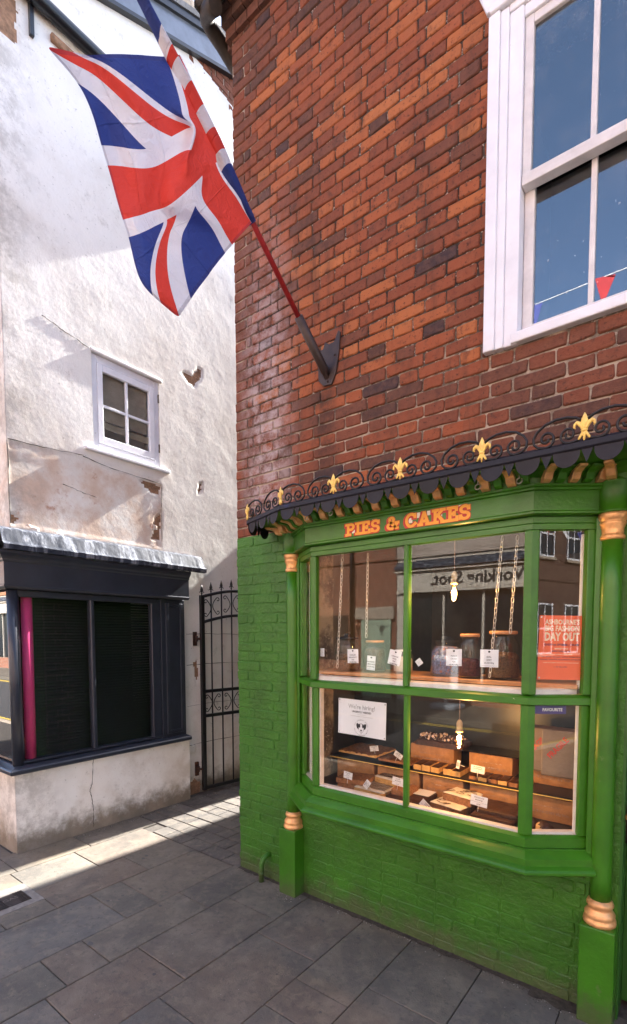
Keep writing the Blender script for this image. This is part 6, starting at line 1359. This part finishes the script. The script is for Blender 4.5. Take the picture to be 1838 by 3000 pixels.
def far_house(x0, x1, h, matl, label, wins, ground='shop', shopmat=None, sign=None, signx=None):
    t = thing('street_house', label, 'building', ((x0+x1)/2, YF, 0), 'houses across the street')
    zz = 3.75
    MB().box(x0, x1, YF-6, YF, zz, h).build('wall', matl, t)
    MB().box(x0, x1, YF-6, YF-.05, -.1, zz).build('lower_wall', matl if ground != 'shop' else (shopmat or M_cream_shop), t)
    MB().prism([(YF-6.2, h), (YF+.25, h), (YF+.25, h+.1), (YF-3, h+2.2), (YF-6.2, h+.1)], x0, x1, 'x').build('roof', M_roof, t)
    MB().box(x0, x1, YF, YF+.16, h-.18, h-.02).build('cornice', M_stone, t)
    for (a, b, c, d) in wins: far_window(t, a, b, c, d, YF)
    if ground == 'shop':
        sm = shopmat or M_cream_shop
        MB().box(x0+.1, x1-.1, YF-.05, YF+.12, 2.9, 3.35).build('fascia', sm, t)
        MB().box(x0+.05, x1-.05, YF-.05, YF+.2, 3.36, 3.42).box(x0+.1, x1-.1, YF-.05, YF+.16, 2.82, 2.89).build('fascia_moulding', sm, t)
        MB().prism([(YF, 3.43), (YF+.25, 3.43), (YF+.22, 3.5), (YF, 3.66)], x0+.05, x1-.05, 'x').build('lead_roof', M_lead, t)
        for xp in (x0+.1, x1-.35): MB().box(xp, xp+.25, YF-.05, YF+.08, 0, 2.8).build('pilaster', sm, t)
        MB().box(x0+.36, x1-.36, YF-.04, YF-.02, .55, 2.8).build('shop_window', M_farglass, t)
        n = max(2, int((x1-x0)/1.2))
        for i in range(1, n): xm = x0+.36+(x1-x0-.72)*i/n; MB().box(xm-.03, xm+.03, YF-.05, YF+.04, .55, 2.8).build('mullion', sm, t)
        MB().box(x0+.36, x1-.36, YF-.05, YF+.06, 0, .54).build('stall_riser', M_fbrick, t)
        if sign: text_on('lettering', sign[0], (sign[1], YF+.121, 3.12), (-1, 0, 0), (0, 0, 1), sign[2], M_ink, t, .03)
    return t
W = lambda xs, z0, z1, w_=.95: [(x, x+w_, z0, z1) for x in xs]
far_house(-3.9, .9, 7.6, M_fpale, 'pale painted house across the street with cream shopfront', W([-3.2, -1.7, -.3], 4.6, 6.2), sign=('Working Spot.', -1.6, .42))
t = far_house(-6.9, -3.92, 7.0, M_fbrick, 'red brick house across the street with pale green plank door', W([-6.3, -5.0], 4.5, 6.0), ground='brick')
MB().box(-5.0, -4.05, YF-.04, YF+.03, 0, 2.15).build('door', M_doorgreen, t); MB().box(-5.2, -3.95, YF-.05, YF+.05, 2.16, 2.5).build('lintel', M_stone, t); MB().box(-6.6, -5.5, YF-.049, YF-.02, 1, 2.3).build('window', M_farglass, t); MB().tube([(-5.3, YF+.08, 0), (-5.3, YF+.08, 7)], .05, 8).build('downpipe', M_iron, t)
far_house(-12, -6.92, 8.2, M_fbrick, 'grey fronted shop in a red brick house across the street', W([-11.2, -9.8, -8.3], 4.6, 6.4), shopmat=mat('grey_shop_paint', (.32, .31, .34), .5), sign=('Traditional', -8.4, .34))
far_house(-20, -12.02, 8.6, M_forange, 'wide orange brick house across the street far to the left', W([-19, -17.2, -15.4, -13.6], 4.6, 6.4))
far_house(-36, -20.02, 8, M_forange, 'long orange brick terrace at the left end of the street', W([-34, -32, -30, -28, -26, -24, -22], 4.6, 6.4))
far_house(.92, 6.5, 8.4, M_fbrick, 'brown brick house across the street with white sash windows', W([1.6, 3.2, 4.9], 4.7, 6.4), ground='brick')
for x in (1.6, 3.2, 4.9): pass
th = bpy.data.objects['street_house.005']
for x in (1.6, 3.2, 4.9): far_window(th, x, x+1.0, 1.0, 2.9, YF-.05)
far_house(6.52, 14, 7.4, M_fpale, 'pale house at the right end of the street', W([7.2, 9, 11], 4.6, 6.2))
far_house(14.02, 22, 8.2, M_fdark, 'dark red brick house further right across the street', W([14.8, 16.6, 18.4, 20.2], 4.6, 6.3), ground='brick')
th = bpy.data.objects['street_house.007']
for x in (14.8, 16.6, 18.4, 20.2): far_window(th, x, x+1.0, 1.0, 2.9, YF-.05)
far_house(22.02, 40, 8.0, M_fdark, 'long brick terrace at the far right of the street', W([23, 25, 27, 29, 31, 33, 35, 37], 4.6, 6.3))
# bunting over the street
M_bt = [mat('bunting_red', (.5, .03, .04), .7, bump=0), mat('bunting_white', (.75, .75, .78), .7, bump=0), mat('bunting_blue', (.05, .07, .3), .7, bump=0)]
for (yb, zb, lab, ph) in ((-4.3, 6.35, 'string of red white and blue bunting nearer the brick building', 0), (-7.2, 5.2, 'string of red white and blue bunting nearer the far houses', 1)):
    ox = 15 if ph else 0; t = thing('bunting', lab, 'bunting', (ox, yb, zb)); n = 24
    zf = lambda x: zb-.5+.012*(x-0)**2 if abs(x) < 9 else zb+.5
    MB().tube([(x+ox, yb, zb-.35+.006*x*x) for x in [-10+20*i/40 for i in range(41)]], .006, 5).build('cord', M_paper, t)
    for i in range(n):
        x = -9.8+19.6*i/n; z = zb-.35+.006*x*x; dx = .05*math.sin(i*1.7+ph); 
        MB().extr([(-.11, 0), (.11, 0), (.02+dx, -.3)], (x+ox, yb, z), (math.cos(dx*6), math.sin(dx*6), 0), (0, .2*math.sin(i), 1), (0, .003, 0)).build('pennant', M_bt[(i+ph+1) % 3], t)
# forecourt sign base on the far pavement
ab = thing('pavement_sign', 'grey based pavement sign standing across the street', 'sign', (-2.0, -8.6, 0))
bevel_obj(MB().prism([(-2.4, -8.85), (-1.6, -8.85), (-1.7, -8.35), (-2.3, -8.35)], 0.0, .14).build('base', mat('grey_plastic', (.3, .33, .37), .5), ab), .05, 3)
bevel_obj(MB().box(-2.3, -1.7, -8.63, -8.57, .24, 1.25).box(-2.04, -1.96, -8.62, -8.58, .1, .25).build('board', M_paper, ab), .01, 2)
